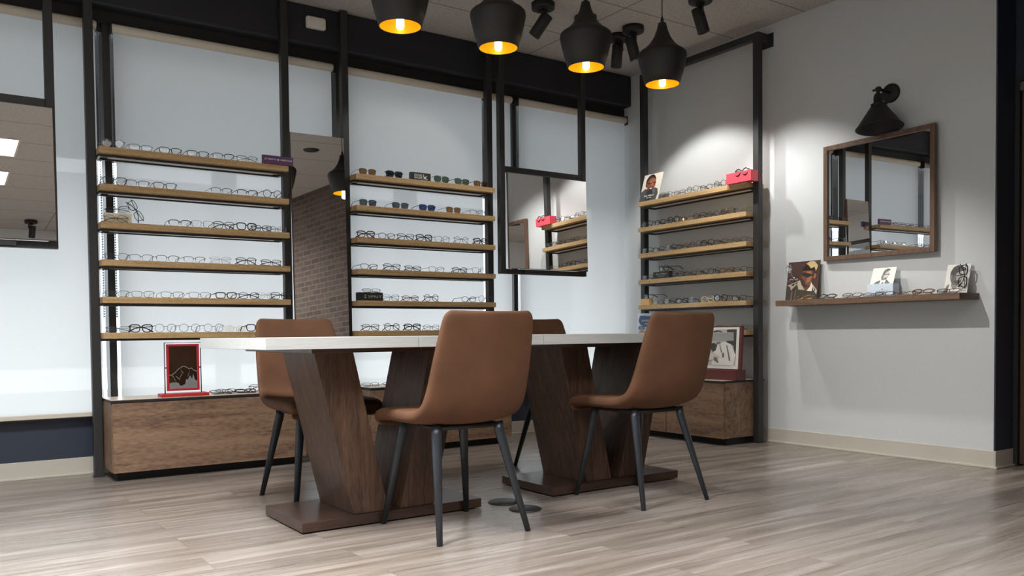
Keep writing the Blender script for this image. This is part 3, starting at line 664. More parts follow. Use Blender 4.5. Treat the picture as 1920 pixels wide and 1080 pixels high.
def glasses_meshes(shape, thick, folded):
    key = (shape, thick, folded)
    if key in GM: return GM[key]
    a, b, e, tap, up = SHAPES[shape]
    r = {'thin': 0.0013, 'mid': 0.0019, 'bold': 0.0028}[thick]
    cx = 0.0322; zc = b + r; pts = outline(shape)
    fm = MB(); lm = []
    wrap = lambda x: 0.5 * x * x          # slight face wrap, depth by |x|
    for s in (-1, 1):
        ring = [(s * (cx + x), wrap(cx + x), zc + z) for x, z in pts]
        if shape == 'half rim':
            up_ = [p for p, q in zip(ring, pts) if q[1] > -0.006]
            i0 = next(i for i, q in enumerate(pts) if q[1] <= -0.006 and pts[i - 1][1] > -0.006)
            seq = [ring[(i0 + k) % len(ring)] for k in range(len(ring))]; qs = [pts[(i0 + k) % len(pts)] for k in range(len(pts))]
            seq = [p for p, q in zip(seq, qs) if q[1] > -0.006]
            fm.tube(seq, r * 1.25, 6, up=(0, 1, 0)); fm.tube([p for p in ring] , 0.0005, 4, closed=True)
        else:
            fm.tube(ring, r, 6, closed=True, up=(0, 1, 0))
        if thick == 'bold':   # brow bar along the top
            topp = sorted([p for p, q in zip(ring, pts) if q[1] > b * 0.55], key=lambda p: p[0])
            fm.tube(topp, r * 1.25, 6, up=(0, 1, 0))
        zh = zc + b * 0.55; xo = cx + a * (1 + tap * 0.5)
        fm.tube([(s * (xo - 0.001), wrap(xo), zh), (s * (xo + 0.004), wrap(xo) + 0.001, zh + 0.001), (s * (xo + 0.0055), wrap(xo) + 0.006, zh)], max(r, 0.0016), 6)
        fm.tube([(s * (cx - a + 0.001), 0.001, zc - b * 0.15), (s * (cx - a - 0.001), 0.006, zc - b * 0.3), (s * (cx - a + 0.001), 0.0075, zc - b * 0.55)], 0.0009, 5)
        l = MB(); c = (s * cx, wrap(cx) + 0.0004, zc)
        l.add([c] + [(s * (cx + x * 0.98), wrap(cx + x) + 0.0002, zc + z * 0.98) for x, z in pts], [(0, 1 + i, 1 + (i + 1) % len(pts)) for i in range(len(pts))], 0, True)
        lm.append(l)
    xi = cx - a
    fm.tube([(-xi * 1.05, 0.0, zc + b * 0.28), (-xi * 0.5, 0.0, zc + b * 0.42), (xi * 0.5, 0.0, zc + b * 0.42), (xi * 1.05, 0.0, zc + b * 0.28)], r * 1.2, 6)
    if shape == 'teardrop': fm.tube([(-cx + a * 0.4, 0.001, zc + b * 0.95), (0, 0, zc + b * 0.92), (cx - a * 0.4, 0.001, zc + b * 0.95)], r, 6)
    xo = cx + a * (1 + tap * 0.5) + 0.0055; zh = zc + b * 0.55; tm = []
    rt = {'thin': 0.0011, 'mid': 0.0018, 'bold': 0.0024}[thick]
    for s in (-1, 1):
        t = MB()
        if folded:
            yo = 0.009 if s < 0 else 0.014
            p = [(s * xo, 0.007, zh), (s * (xo - 0.006), yo, zh - 0.001), (0, yo + 0.002, zh - 0.006), (-s * 0.03, yo + 0.001, zh - 0.011), (-s * 0.052, yo, 0.010), (-s * 0.064, yo + 0.002, rt * 1.3)]
        else:
            p = [(s * xo, 0.006, zh), (s * (xo + 0.001), 0.05, zh - 0.001), (s * xo, 0.095, zh - 0.003), (s * (xo - 0.002), 0.108, zh - 0.008), (s * (xo - 0.004), 0.137, rt * 1.6)]
        t.tube(p, [rt, rt, rt, rt * 1.25, rt * 1.7, rt * 1.5], 6, flat=0.75) if len(p) == 6 else t.tube(p, [rt, rt, rt * 1.15, rt * 1.6, rt * 1.6], 6, flat=0.75)
        tm.append(t)
    res = []
    for nm, mb in (('rim_frame', fm), ('lens', lm[0]), ('lens', lm[1]), ('temple', tm[0]), ('temple', tm[1])):
        me = mb.mesh(nm)
        if nm != 'lens': fixn(me)
        res.append((nm, me))
    GM[key] = res
    return res
def glasses(label, cat, group, shape, col, thick, folded, loc, rz, lens='lens', rx=0, ry=0, temple=None):
    t = thing('eyeglasses' if cat == 'eyeglasses' else 'sunglasses', label, cat, loc, rz, group)
    if rx or ry: t.rotation_euler = (Euler((0, 0, rz)).to_matrix() @ Euler((rx, ry, 0)).to_matrix()).to_euler()
    for nm, me in glasses_meshes(shape, thick, folded):
        o = bpy.data.objects.new(nm, me); COL.objects.link(o); o.parent = t
        if not me.materials: me.materials.append(M['black'])
        o.material_slots[0].link = 'OBJECT'
        o.material_slots[0].material = M[lens] if nm == 'lens' else M['fr_' + (temple or col if nm == 'temple' else col)]
    return t
ORD = ['first', 'second', 'third', 'fourth', 'fifth', 'sixth', 'seventh', 'eighth', 'ninth', 'tenth', 'eleventh', 'twelfth']
CW = {'clear': 'clear', 'reddish': 'dark red'}
SHN = {'teardrop': 'teardrop', 'wayfarer': 'wide square'}
def row(items, rackname, shelf, tfm, group, start=0):
    """items: (offset along the shelf, shape, colour, weight, folded, lens)"""
    n = len(items)
    for i, it in enumerate(items):
        off, shp, col, th, fo = it[:5]; lens = it[5] if len(it) > 5 else 'lens'
        sun = lens not in ('lens', 'lens_cream')
        kind = 'sunglasses' if sun else 'eyeglasses'
        lc = {'lens_brown': 'brown lensed ', 'lens_dark': 'dark lensed ', 'lens_grey': 'grey lensed ', 'lens_green': 'green lensed ', 'lens_blue': 'blue lensed '}.get(lens, '')
        lab = '%s%s %s %s, %s from left on %s' % (lc, CW.get(col, col), SHN.get(shp, shp), kind, ORD[i], shelf) 
        if n == 1: lab = '%s %s %s on %s' % (col, shp, kind, shelf)
        loc, rz = tfm(off)
        glasses(lab + ' of ' + rackname, kind, group, shp, col, th, fo, loc, rz + R(rnd.uniform(-4, 4)), lens)
rnd = random.Random(21)
def uni(x0, z): return lambda off: ((x0 + off, YF + 0.022 + rnd.uniform(0, 0.008), z + 0.0003), 0)
def wal(z): return lambda off: ((4.595 + 0.022 + rnd.uniform(0, 0.008), 4.89 - off, z + 0.0003), R(-90))
RE, SQ, RO, OV, HR, TD, WF = 'rectangular', 'square', 'round', 'oval', 'half rim', 'teardrop', 'wayfarer'
LR, RR, WR = 'left window rack', 'right window rack', 'wall rack'
SN = ['top shelf', 'second shelf', 'third shelf', 'fourth shelf', 'fifth shelf', 'bottom shelf']
U1 = [[(0.075, RO, 'silver', 'thin', 0), (0.215, RE, 'silver', 'thin', 0), (0.372, RE, 'black', 'mid', 0), (0.524, RE, 'black', 'mid', 0), (0.668, HR, 'grey', 'mid', 0), (0.805, HR, 'gunmetal', 'thin', 1)],
      [(0.078, SQ, 'black', 'mid', 0), (0.195, HR, 'gunmetal', 'thin', 0), (0.338, RE, 'gunmetal', 'mid', 0), (0.655, HR, 'black', 'thin', 0), (0.805, HR, 'gunmetal', 'mid', 0), (0.955, RO, 'black', 'mid', 0)],
      [(0.415, HR, 'black', 'mid', 0), (0.540, SQ, 'clear', 'mid', 0), (0.662, SQ, 'black', 'mid', 1), (0.795, SQ, 'black', 'bold', 0), (0.885, RE, 'gunmetal', 'mid', 1), (0.978, RE, 'silver', 'thin', 1)],
      [(0.078, OV, 'gunmetal', 'thin', 0), (0.205, HR, 'silver', 'thin', 0), (0.345, HR, 'black', 'thin', 0), (0.492, HR, 'gunmetal', 'thin', 0), (0.640, SQ, 'clear', 'thin', 1), (0.790, SQ, 'black', 'mid', 1), (0.940, RE, 'tortoise', 'mid', 1)],
      [(0.078, RE, 'gunmetal', 'thin', 0), (0.210, RE, 'silver', 'thin', 0), (0.364, RE, 'black', 'thin', 0), (0.516, RE, 'gunmetal', 'thin', 0), (0.668, RE, 'black', 'bold', 0), (0.800, OV, 'black', 'mid', 1), (0.905, SQ, 'clear', 'thin', 1), (0.995, SQ, 'black', 'mid', 1)],
      [(0.078, RE, 'gunmetal', 'thin', 1), (0.195, SQ, 'black', 'bold', 1), (0.325, RO, 'silver', 'thin', 0), (0.456, RO, 'gunmetal', 'thin', 0), (0.590, RO, 'silver', 'thin', 0), (0.715, OV, 'cream', 'thin', 0, 'lens_cream'), (0.842, SQ, 'black', 'bold', 0), (0.965, RE, 'brown', 'mid', 0)]]
for k, it in enumerate(U1): row(it, LR, SN[k], uni(0.793, UT[k]), 'eyewear on the left window rack')
U2 = [[(0.093, SQ, 'brown', 'thin', 0, 'lens_brown'), (0.285, WF, 'black', 'bold', 1, 'lens_dark'), (0.645, TD, 'gunmetal', 'thin', 0, 'lens_green'), (0.806, WF, 'black', 'mid', 0, 'lens_green'), (0.965, SQ, 'tortoise', 'mid', 0, 'lens_brown')],
      [(0.093, SQ, 'black', 'mid', 0, 'lens_grey'), (0.325, SQ, 'black', 'thin', 0, 'lens_grey'), (0.530, WF, 'black', 'mid', 0, 'lens_blue'), (0.733, SQ, 'brown', 'thin', 0, 'lens_brown'), (0.930, HR, 'gunmetal', 'thin', 0)],
      [(0.075, SQ, 'black', 'bold', 1), (0.222, OV, 'black', 'mid', 0), (0.362, SQ, 'gunmetal', 'mid', 1), (0.500, SQ, 'black', 'bold', 1), (0.645, SQ, 'gunmetal', 'thin', 0), (0.797, RO, 'silver', 'thin', 1), (0.955, SQ, 'black', 'bold', 1)],
      [(0.093, RE, 'black', 'mid', 0), (0.256, SQ, 'black', 'mid', 1), (0.415, RE, 'gunmetal', 'mid', 1), (0.597, RE, 'black', 'thin', 0), (0.780, OV, 'black', 'mid', 1), (0.945, SQ, 'gunmetal', 'thin', 0)],
      [(0.246, SQ, 'gunmetal', 'thin', 1), (0.392, OV, 'reddish', 'mid', 1), (0.552, RO, 'black', 'mid', 1), (0.850, OV, 'black', 'mid', 0), (0.990, RO, 'gunmetal', 'thin', 0)],
      [(0.097, SQ, 'brown', 'mid', 1), (0.250, RO, 'black', 'mid', 1), (0.405, SQ, 'black', 'bold', 1), (0.547, OV, 'gunmetal', 'thin', 1), (0.690, SQ, 'black', 'mid', 1)]]
for k, it in enumerate(U2): row(it, RR, SN[k], uni(2.287, UT[k]), 'eyewear on the right window rack')
C3 = [[(0.285, SQ, 'grey', 'thin', 1), (0.420, RE, 'grey', 'mid', 1), (0.550, RO, 'silver', 'mid', 0), (0.680, OV, 'black', 'mid', 0), (0.812, RO, 'black', 'mid', 0)],
      [(0.075, RO, 'black', 'mid', 0), (0.215, OV, 'black', 'bold', 0), (0.355, RO, 'black', 'bold', 0), (0.492, RE, 'tortoise', 'thin', 1), (0.622, SQ, 'black', 'mid', 1), (0.752, OV, 'black', 'mid', 0), (0.880, SQ, 'brown', 'mid', 1), (0.988, SQ, 'silver', 'thin', 0)],
      [(0.075, SQ, 'black', 'mid', 0), (0.200, OV, 'gunmetal', 'mid', 0), (0.325, RO, 'black', 'mid', 0), (0.450, OV, 'brown', 'mid', 1), (0.570, RO, 'black', 'thin', 0), (0.690, SQ, 'black', 'bold', 0), (0.810, OV, 'brown', 'mid', 0), (0.985, RE, 'gunmetal', 'thin', 0)],
      [(0.075, RE, 'black', 'mid', 0), (0.400, SQ, 'black', 'mid', 1), (0.520, OV, 'brown', 'mid', 0), (0.640, RO, 'black', 'thin', 0), (0.758, RO, 'gunmetal', 'mid', 0), (0.872, OV, 'tortoise', 'mid', 1), (0.985, RE, 'black', 'thin', 0)],
      [(0.190, RE, 'gunmetal', 'thin', 0), (0.312, SQ, 'black', 'mid', 0), (0.440, OV, 'black', 'bold', 0), (0.565, RO, 'grey', 'thin', 1), (0.690, SQ, 'cream', 'mid', 1), (0.815, RO, 'black', 'bold', 0), (0.975, RE, 'black', 'mid', 0)],
      [(0.640, OV, 'tortoise', 'mid', 1), (0.765, RE, 'brown', 'mid', 1), (0.880, RE, 'gold', 'thin', 1), (0.990, OV, 'black', 'thin', 0)]]
for k, it in enumerate(C3): row(it, WR, SN[k], wal(CT[k]), 'eyewear on the wall rack')
# lying on the low cabinets
GZ = 0.4376
def lying(x, y, rz, shp, col, th, lab, dz=0.004, tilt=-62, z=GZ):
    glasses(lab, 'eyeglasses', 'eyeglasses on the low cabinets', shp, col, th, True, (x, y, z + dz), rz, 'lens', R(tilt))
lying(1.395, 4.955, R(-8), SQ, 'black', 'mid', 'black square eyeglasses lying on the left low cabinet, nearest the red mirror')
lying(1.455, 5.050, R(6), OV, 'gunmetal', 'mid', 'gunmetal oval eyeglasses lying on the left low cabinet, farthest back of the pile')
lying(1.540, 4.960, R(4), RE, 'black', 'bold', 'bold black rectangular eyeglasses lying on the left low cabinet, mid pile')
lying(1.640, 5.030, R(-5), SQ, 'black', 'mid', 'black square eyeglasses standing up on the left low cabinet beside the chair', 0.0003, 0)
lying(1.690, 4.950, R(10), OV, 'tortoise', 'mid', 'tortoise oval eyeglasses lying on the left low cabinet behind the chair')
lying(2.365, 5.00, R(5), SQ, 'black', 'thin', 'thin black square eyeglasses on the right low cabinet, leftmost of four')
lying(2.500, 4.985, R(-6), OV, 'gunmetal', 'thin', 'gunmetal oval eyeglasses on the right low cabinet, second from left')
lying(2.640, 5.01, R(6), SQ, 'brown', 'mid', 'brown square eyeglasses on the right low cabinet, third from left')
lying(2.760, 4.985, R(0), SQ, 'black', 'bold', 'bold black square eyeglasses on the right low cabinet beside the table leg')
# lying on the wall shelf
for i, (y, shp, col, th, fo, tl) in enumerate([(3.400, OV, 'gold', 'mid', 1, -48), (3.235, OV, 'black', 'bold', 1, -50), (3.060, SQ, 'brown', 'mid', 1, -55), (2.955, OV, 'grey', 'mid', 1, -52), (2.850, SQ, 'black', 'mid', 1, -58),
                                           (2.745, RE, 'tortoise', 'mid', 1, -55), (2.615, OV, 'tortoise', 'bold', 1, -48), (2.470, SQ, 'black', 'mid', 1, -58)]):
    x = 4.625 + (0.05 if i % 2 and i not in (1, 6, 7) else 0.0)
    t = glasses('%s %s eyeglasses lying on the brown wall shelf, %s from the left' % (col, SHN.get(shp, shp), ORD[i]), 'eyeglasses', 'eyeglasses on the wall shelf', shp, col, th, fo, (x, y, WS + 0.004), R(-90) + R(rnd.uniform(-8, 8)), 'lens', R(tl))

# ------------------------------------------------------------------ signs and boxes
def sign_box(name, label, cat, loc, rz, w, d, h, mat, rx=0):
    t = thing(name, label, cat, loc, rz, None, rx)
    if rx: t.rotation_euler = (Euler((0, 0, rz)).to_matrix() @ Euler((rx, 0, 0)).to_matrix()).to_euler()
    obj('box_body', MB().box(-w / 2, w / 2, 0, d, 0, h), mat, t, bevel=0.0008)
    return t
def flat(parent, poly, mat, y=-0.0004, name='emblem'):
    return obj(name, MB().prism(poly, y, y + 0.0003, lambda u, v, d: (u, d, v)), mat, parent)
# purple card on the top shelf, left rack: overhangs the right end
t = sign_box('brand_sign', 'long purple sign with white lettering on top shelf end, left window rack', 'sign', (1.775, 5.02, UT[0] + 0.0003), 0, 0.188, 0.02, 0.050, M['purple'])
text('JOSEPH', 0.013, M['print_white'], t, (-0.046, -0.0004, 0.027), width=0.072)
text('ABBOUD', 0.013, M['print_white'], t, (0.050, -0.0004, 0.027), width=0.074)
flat(t, [(-0.007, 0.027), (0.001, 0.0325), (0.009, 0.027), (0.001, 0.0215)], M['print_white'])
# cream block on the third shelf with two frames
t = sign_box('brand_sign', 'cream sign block with brown lettering at left end of third shelf, left window rack', 'sign', (0.885, 5.055, UT[2] + 0.0003), 0, 0.136, 0.03, 0.052, M['cream'])
text('COLE HAAN', 0.014, ink((120, 96, 66)), t, (0.006, -0.0004, 0.024), width=0.098)
glasses('brown and gold rimmed eyeglasses leaning against the cream sign block', 'eyeglasses', 'eyewear on the left window rack', OV, 'gold', 'thin', True, (0.870, 5.036, UT[2] + 0.0005), R(3), 'lens', R(0), R(0))
glasses('thin black rimmed eyeglasses perched up on top of the cream sign block', 'eyeglasses', 'eyewear on the left window rack', HR, 'black', 'thin', True, (0.885, 5.060, UT[2] + 0.0525), R(0), 'lens', 0, R(-8))
glasses('black eyeglasses standing on one end beside the cream sign block', 'eyeglasses', 'eyewear on the left window rack', SQ, 'black', 'mid', True, (0.955, 5.062, UT[2] + 0.0615), R(-8), 'lens', 0, R(62))
# black block with bird
t = sign_box('brand_sign', 'black sign block with white bird and lettering among sunglasses, top shelf', 'sign', (2.287 + 0.478, 5.045, UT[0] + 0.0003), 0, 0.150, 0.03, 0.052, M['sign_black'])
text('EDDIE', 0.020, M['print_white'], t, (-0.022, -0.0004, 0.033), width=0.056)
text('BAUER', 0.020, M['print_white'], t, (-0.019, -0.0004, 0.0165), width=0.062)
flat(t, [(0.014, 0.041), (0.019, 0.040), (0.026, 0.026), (0.030, 0.022), (0.034, 0.029), (0.042, 0.032), (0.049, 0.028), (0.041, 0.0285), (0.036, 0.022), (0.038, 0.016), (0.052, 0.008), (0.046, 0.007), (0.030, 0.013), (0.018, 0.009), (0.022, 0.015), (0.020, 0.022)], M['print_white'], name='bird_emblem')
# black block, fifth shelf
t = sign_box('brand_sign', 'black sign block with silver lettering at left end of fifth shelf', 'sign', (2.287 + 0.098, 5.045, UT[4] + 0.0003), 0, 0.170, 0.05, 0.054, M['sign_black'])
text('SPRIT', 0.022, M['print_silver'], t, (0.028, -0.0004, 0.026), width=0.098)
for zz, hh in ((0.0345, 0.0035), (0.0265, 0.0035), (0.0175, 0.005)):
    flat(t, [(-0.047, zz), (-0.034, zz), (-0.034, zz + hh), (-0.047, zz + hh)], M['print_silver'], name='letter_bar')
glasses('silver rectangular eyeglasses resting on top of the black sign block, fifth shelf', 'eyeglasses', 'eyewear on the right window rack', RE, 'gunmetal', 'thin', True, (2.287 + 0.112, 5.055, UT[4] + 0.0546), R(-4), 'lens', R(-40))
# coral box
t = sign_box('display_box', 'coral pink box at right end of the wall rack top shelf', 'box', (4.575, 3.878, CT[0] + 0.0003), R(-90), 0.212, 0.075, 0.072, M['pink'])
glasses('black round eyeglasses hung over the front of the coral pink box', 'eyeglasses', 'eyewear on the wall rack', RO, 'black', 'bold', True, (4.571, 3.852, CT[0] + 0.043), R(-90), 'lens', R(-12))
# black block, fourth shelf of the wall rack
t = sign_box('brand_sign', 'small black sign block with cursive lettering on wall rack fourth shelf', 'sign', (4.612, 4.657, CT[3] + 0.0003), R(-90), 0.168, 0.04, 0.052, M['sign_black'])
text('Evan Wilkum', 0.018, M['print_silver'], t, (0.002, -0.0004, 0.034), width=0.11, shear=0.2)
text('NEW YORK', 0.009, M['print_silver'], t, (0.002, -0.0004, 0.017), width=0.062)
glasses('black square eyeglasses perched on top of the small black sign block', 'eyeglasses', 'eyewear on the wall rack', SQ, 'black', 'bold', False, (4.635, 4.650, CT[3] + 0.0525), R(-100), 'lens', R(6))
# honey wood block
t = sign_box('display_block', 'small honey coloured wooden block at left end of wall rack fifth shelf', 'block', (4.610, 4.832, CT[4] + 0.0003), R(-90), 0.092, 0.04, 0.049, M['tan'])
glasses('black rectangular eyeglasses perched on the honey coloured wooden block', 'eyeglasses', 'eyewear on the wall rack', RE, 'black', 'mid', False, (4.632, 4.815, CT[4] + 0.0496), R(-97), 'lens', R(5))

# ------------------------------------------------------------------ printed portrait cards (flat prints, layered inks)
def card(name, label, loc, rz, lean, w, h, bgc, layers, cat='picture card', th=0.003):
    t = thing(name, label, cat, loc, rz)
    t.rotation_euler = (Euler((0, 0, rz)).to_matrix() @ Euler((R(-lean), 0, 0)).to_matrix()).to_euler()
    obj('card_panel', MB().box(-w / 2, w / 2, 0, th, 0, h), ink(bgc), t)
    cols = []; mb = MB()
    for i, (c, poly) in enumerate(layers):
        if c not in cols: cols.append(c)
        y = -0.00025 - i * 0.00018
        mb.prism([((u - 0.5) * w, v * h) for u, v in poly], y, y + 0.00012, lambda u, v, d: (u, d, v), cols.index(c))
    obj('portrait_print', mb, [ink(c) for c in cols], t)
    return t
def ell(cx, cy, rx, ry, n=20, a0=0, a1=360, rot=0):
    o = []
    for i in range(n + (0 if a1 - a0 == 360 else 1)):
        a = R(a0 + (a1 - a0) * i / n); x, y = rx * math.cos(a), ry * math.sin(a); c, s = math.cos(R(rot)), math.sin(R(rot))
        o.append((cx + x * c - y * s, cy + x * s + y * c))
    return o
# smiling man card, wall rack top shelf
L_ = [((74, 72, 72), [(0.0, 0.0), (0.88, 0.0), (0.93, 0.22), (0.86, 0.40), (0.72, 0.46), (0.42, 0.44), (0.18, 0.46), (0.0, 0.36)]),
      ((44, 42, 44), [(0.30, 0.0), (0.55, 0.0), (0.72, 0.24), (0.62, 0.40), (0.34, 0.46), (0.28, 0.20)]),
      ((36, 28, 26), ell(0.42, 0.72, 0.26, 0.26, 22, rot=12)),
      ((126, 72, 50), ell(0.47, 0.62, 0.235, 0.245, 24, rot=14)),
      ((150, 90, 64), ell(0.53, 0.70, 0.15, 0.11, 18, rot=10)),
      ((96, 54, 38), ell(0.22, 0.60, 0.045, 0.075, 14)),
      ((40, 30, 28), [(0.24, 0.70), (0.42, 0.645), (0.50, 0.66), (0.56, 0.66), (0.70, 0.70), (0.70, 0.675), (0.62, 0.63), (0.54, 0.645), (0.48, 0.63), (0.34, 0.61), (0.25, 0.68)]),
      ((164, 100, 72), [(0.50, 0.64), (0.56, 0.64), (0.62, 0.55), (0.55, 0.53), (0.49, 0.56)]),
      ((54, 34, 28), [(0.36, 0.48), (0.50, 0.50), (0.62, 0.49), (0.60, 0.41), (0.50, 0.37), (0.40, 0.40)]),
      ((226, 214, 200), [(0.42, 0.465), (0.58, 0.47), (0.54, 0.43), (0.46, 0.43)]),
      ((96, 94, 94), [(0.58, 0.40), (0.70, 0.44), (0.78, 0.30), (0.68, 0.20)])]
t = card('portrait_card', 'portrait card of a smiling man in glasses, left end of wall rack top shelf', (4.602, 4.780, CT[0] + 0.001), R(-90), 17, 0.205, 0.222, (216, 206, 192), L_)
text('Evan Wilkum', 0.020, M['print_white'], t, (-0.002, -0.0032, 0.040), width=0.105, shear=0.15)
text('NEW YORK', 0.010, M['print_white'], t, (0.002, -0.0032, 0.022), width=0.055)
# blue card on the bottom shelf of the wall rack
t = card('printed_card', 'pale blue card with white lettering on a slate blob, wall rack bottom shelf', (4.650, 4.815, CT[5] + 0.0008), R(-90), 4, 0.300, 0.142, (206, 220, 234),
         [((74, 98, 134), [(0.04, 0.62), (0.08, 0.86), (0.12, 0.88), (0.40, 0.84), (0.70, 0.80), (0.86, 0.62), (0.84, 0.40), (0.62, 0.30), (0.44, 0.20), (0.30, 0.26), (0.14, 0.34), (0.06, 0.48)]),
          ((74, 98, 134), [(0.05, 0.10), (0.29, 0.10), (0.29, 0.29), (0.05, 0.29)]),
          ((74, 98, 134), [(0.74, 0.88), (0.84, 0.88), (0.84, 0.97), (0.74, 0.97)]),
          ((206, 220, 234), [(0.755, 0.91), (0.825, 0.91), (0.825, 0.92), (0.755, 0.92)])], 'card')
text('AMERICAN', 0.022, M['print_white'], t, (-0.022, -0.0014, 0.082), width=0.158)
text('MADE', 0.022, M['print_white'], t, (-0.022, -0.0014, 0.056), width=0.082)
text('State', 0.020, M['print_white'], t, (-0.099, -0.0014, 0.0275), width=0.052, shear=0.3)
obj('clip_foot', MB().box(-0.11, -0.075, -0.004, 0.012, -0.0006, 0.004), M['black_matte'], t)
# left picture on the wall shelf: man in a patterned shirt
L_ = [((60, 50, 44), [(0.0, 0.0), (0.98, 0.0), (0.98, 0.22), (0.80, 0.42), (0.60, 0.34), (0.46, 0.48), (0.03, 0.38)]),
      ((178, 166, 146), [(0.03, 0.40), (0.42, 0.52), (0.36, 0.43), (0.24, 0.34), (0.16, 0.27), (0.11, 0.37)]),
      ((40, 34, 30), [(0.14, 0.40), (0.26, 0.45), (0.24, 0.38)]), ((40, 34, 30), [(0.27, 0.45), (0.36, 0.48), (0.31, 0.41)]),
      ((190, 178, 158), [(0.82, 0.40), (0.98, 0.24), (0.97, 0.14), (0.86, 0.26)]), ((44, 36, 32), [(0.86, 0.33), (0.93, 0.26), (0.92, 0.20)]),
      ((104, 92, 78), [(0.16, 0.0), (0.20, 0.0), (0.22, 0.24), (0.18, 0.26)]), ((104, 92, 78), [(0.28, 0.0), (0.31, 0.0), (0.33, 0.28), (0.30, 0.28)]),
      ((92, 56, 38), [(0.46, 0.36), (0.62, 0.22), (0.80, 0.34), (0.80, 0.50), (0.50, 0.50)]),
      ((176, 164, 138), [(0.34, 0.44), (0.42, 0.52), (0.50, 0.38), (0.60, 0.26), (0.40, 0.28)]),
      ((222, 214, 194), [(0.78, 0.46), (0.84, 0.36), (0.82, 0.22), (0.66, 0.24), (0.76, 0.34)]),
      ((112, 66, 42), ell(0.64, 0.60, 0.185, 0.255, 24, rot=-8)),
      ((54, 36, 28), [(0.46, 0.58), (0.56, 0.50), (0.60, 0.40), (0.70, 0.37), (0.60, 0.33), (0.48, 0.40), (0.44, 0.52)]),
      ((58, 40, 30), [(0.46, 0.86), (0.58, 0.96), (0.62, 0.84), (0.76, 0.78), (0.84, 0.60), (0.92, 0.74), (0.94, 0.88), (0.80, 0.98), (0.58, 0.94), (0.46, 0.76)]),
      ((196, 170, 112), [(0.58, 0.93), (0.70, 0.985), (0.84, 0.97), (0.95, 0.86), (0.90, 0.72), (0.84, 0.84), (0.74, 0.80), (0.66, 0.88)]),
      ((150, 92, 60), ell(0.88, 0.60, 0.04, 0.07, 14, rot=-10)),
      ((156, 96, 62), [(0.60, 0.72), (0.74, 0.74), (0.80, 0.62), (0.74, 0.46), (0.62, 0.44), (0.66, 0.56), (0.58, 0.62)]),
      ((28, 22, 20), [(0.48, 0.70), (0.55, 0.71), (0.72, 0.67), (0.86, 0.63), (0.86, 0.61), (0.76, 0.61), (0.70, 0.575), (0.60, 0.58), (0.56, 0.62), (0.50, 0.62), (0.46, 0.66)])]
t = card('portrait_card', 'brown portrait card of a man in a patterned shirt, left end of wall shelf', (4.742, 3.503, WS + 0.001), R(-90), 9, 0.245, 0.262, (66, 38, 30), L_)
text('PALEO', 0.014, M['print_white'], t, (-0.066, -0.0040, 0.142), width=0.062)
flat(t, [(-0.071, 0.152), (-0.066, 0.149), (-0.061, 0.152), (-0.061, 0.159), (-0.071, 0.159)], M['print_white'], y=-0.0040)
glasses('silver round eyeglasses hung upright on the left edge of the brown portrait card', 'eyeglasses', 'eyeglasses on the wall shelf', RO, 'silver', 'thin', True, (4.732, 3.605, WS + 0.175), R(-88), 'lens', 0, R(82))
# middle: white block with a card
t = sign_box('display_block', 'pale acrylic block with small lettering in the middle of the wall shelf', 'block', (4.708, 2.918, WS + 0.0003), R(-90), 0.165, 0.065, 0.078, M['pale_blue'])
text('PALEO', 0.014, M['print_grey'], t, (0.012, -0.0004, 0.030), width=0.070)
flat(t, [(0.009, 0.043), (0.013, 0.040), (0.017, 0.043), (0.017, 0.048), (0.009, 0.048)], M['print_grey'])
L_ = [((92, 90, 86), [(0.14, 0.0), (0.86, 0.0), (0.74, 0.18), (0.66, 0.26), (0.46, 0.24), (0.26, 0.14)]),
      ((226, 224, 218), [(0.40, 0.0), (0.62, 0.0), (0.66, 0.22), (0.58, 0.26), (0.44, 0.26)]),
      ((74, 72, 70), [(0.48, 0.0), (0.58, 0.0), (0.58, 0.08), (0.50, 0.07)]),
      ((118, 112, 104), ell(0.58, 0.50, 0.135, 0.30, 22, rot=-14)),
      ((196, 190, 180), ell(0.635, 0.50, 0.09, 0.24, 20, rot=-12)),
      ((78, 74, 70), [(0.46, 0.62), (0.52, 0.84), (0.64, 0.93), (0.76, 0.88), (0.74, 0.80), (0.58, 0.78), (0.52, 0.60)]),
      ((50, 48, 46), [(0.50, 0.60), (0.60, 0.575), (0.70, 0.585), (0.78, 0.60), (0.78, 0.57), (0.72, 0.53), (0.66, 0.55), (0.60, 0.53), (0.52, 0.56)]),
      ((110, 104, 96), [(0.56, 0.34), (0.68, 0.37), (0.66, 0.28), (0.58, 0.25)])]
t = card('portrait_card', 'small black and white portrait card standing on the acrylic block', (4.726, 2.920, WS + 0.0792), R(-90), 22, 0.150, 0.105, (224, 220, 210), L_)
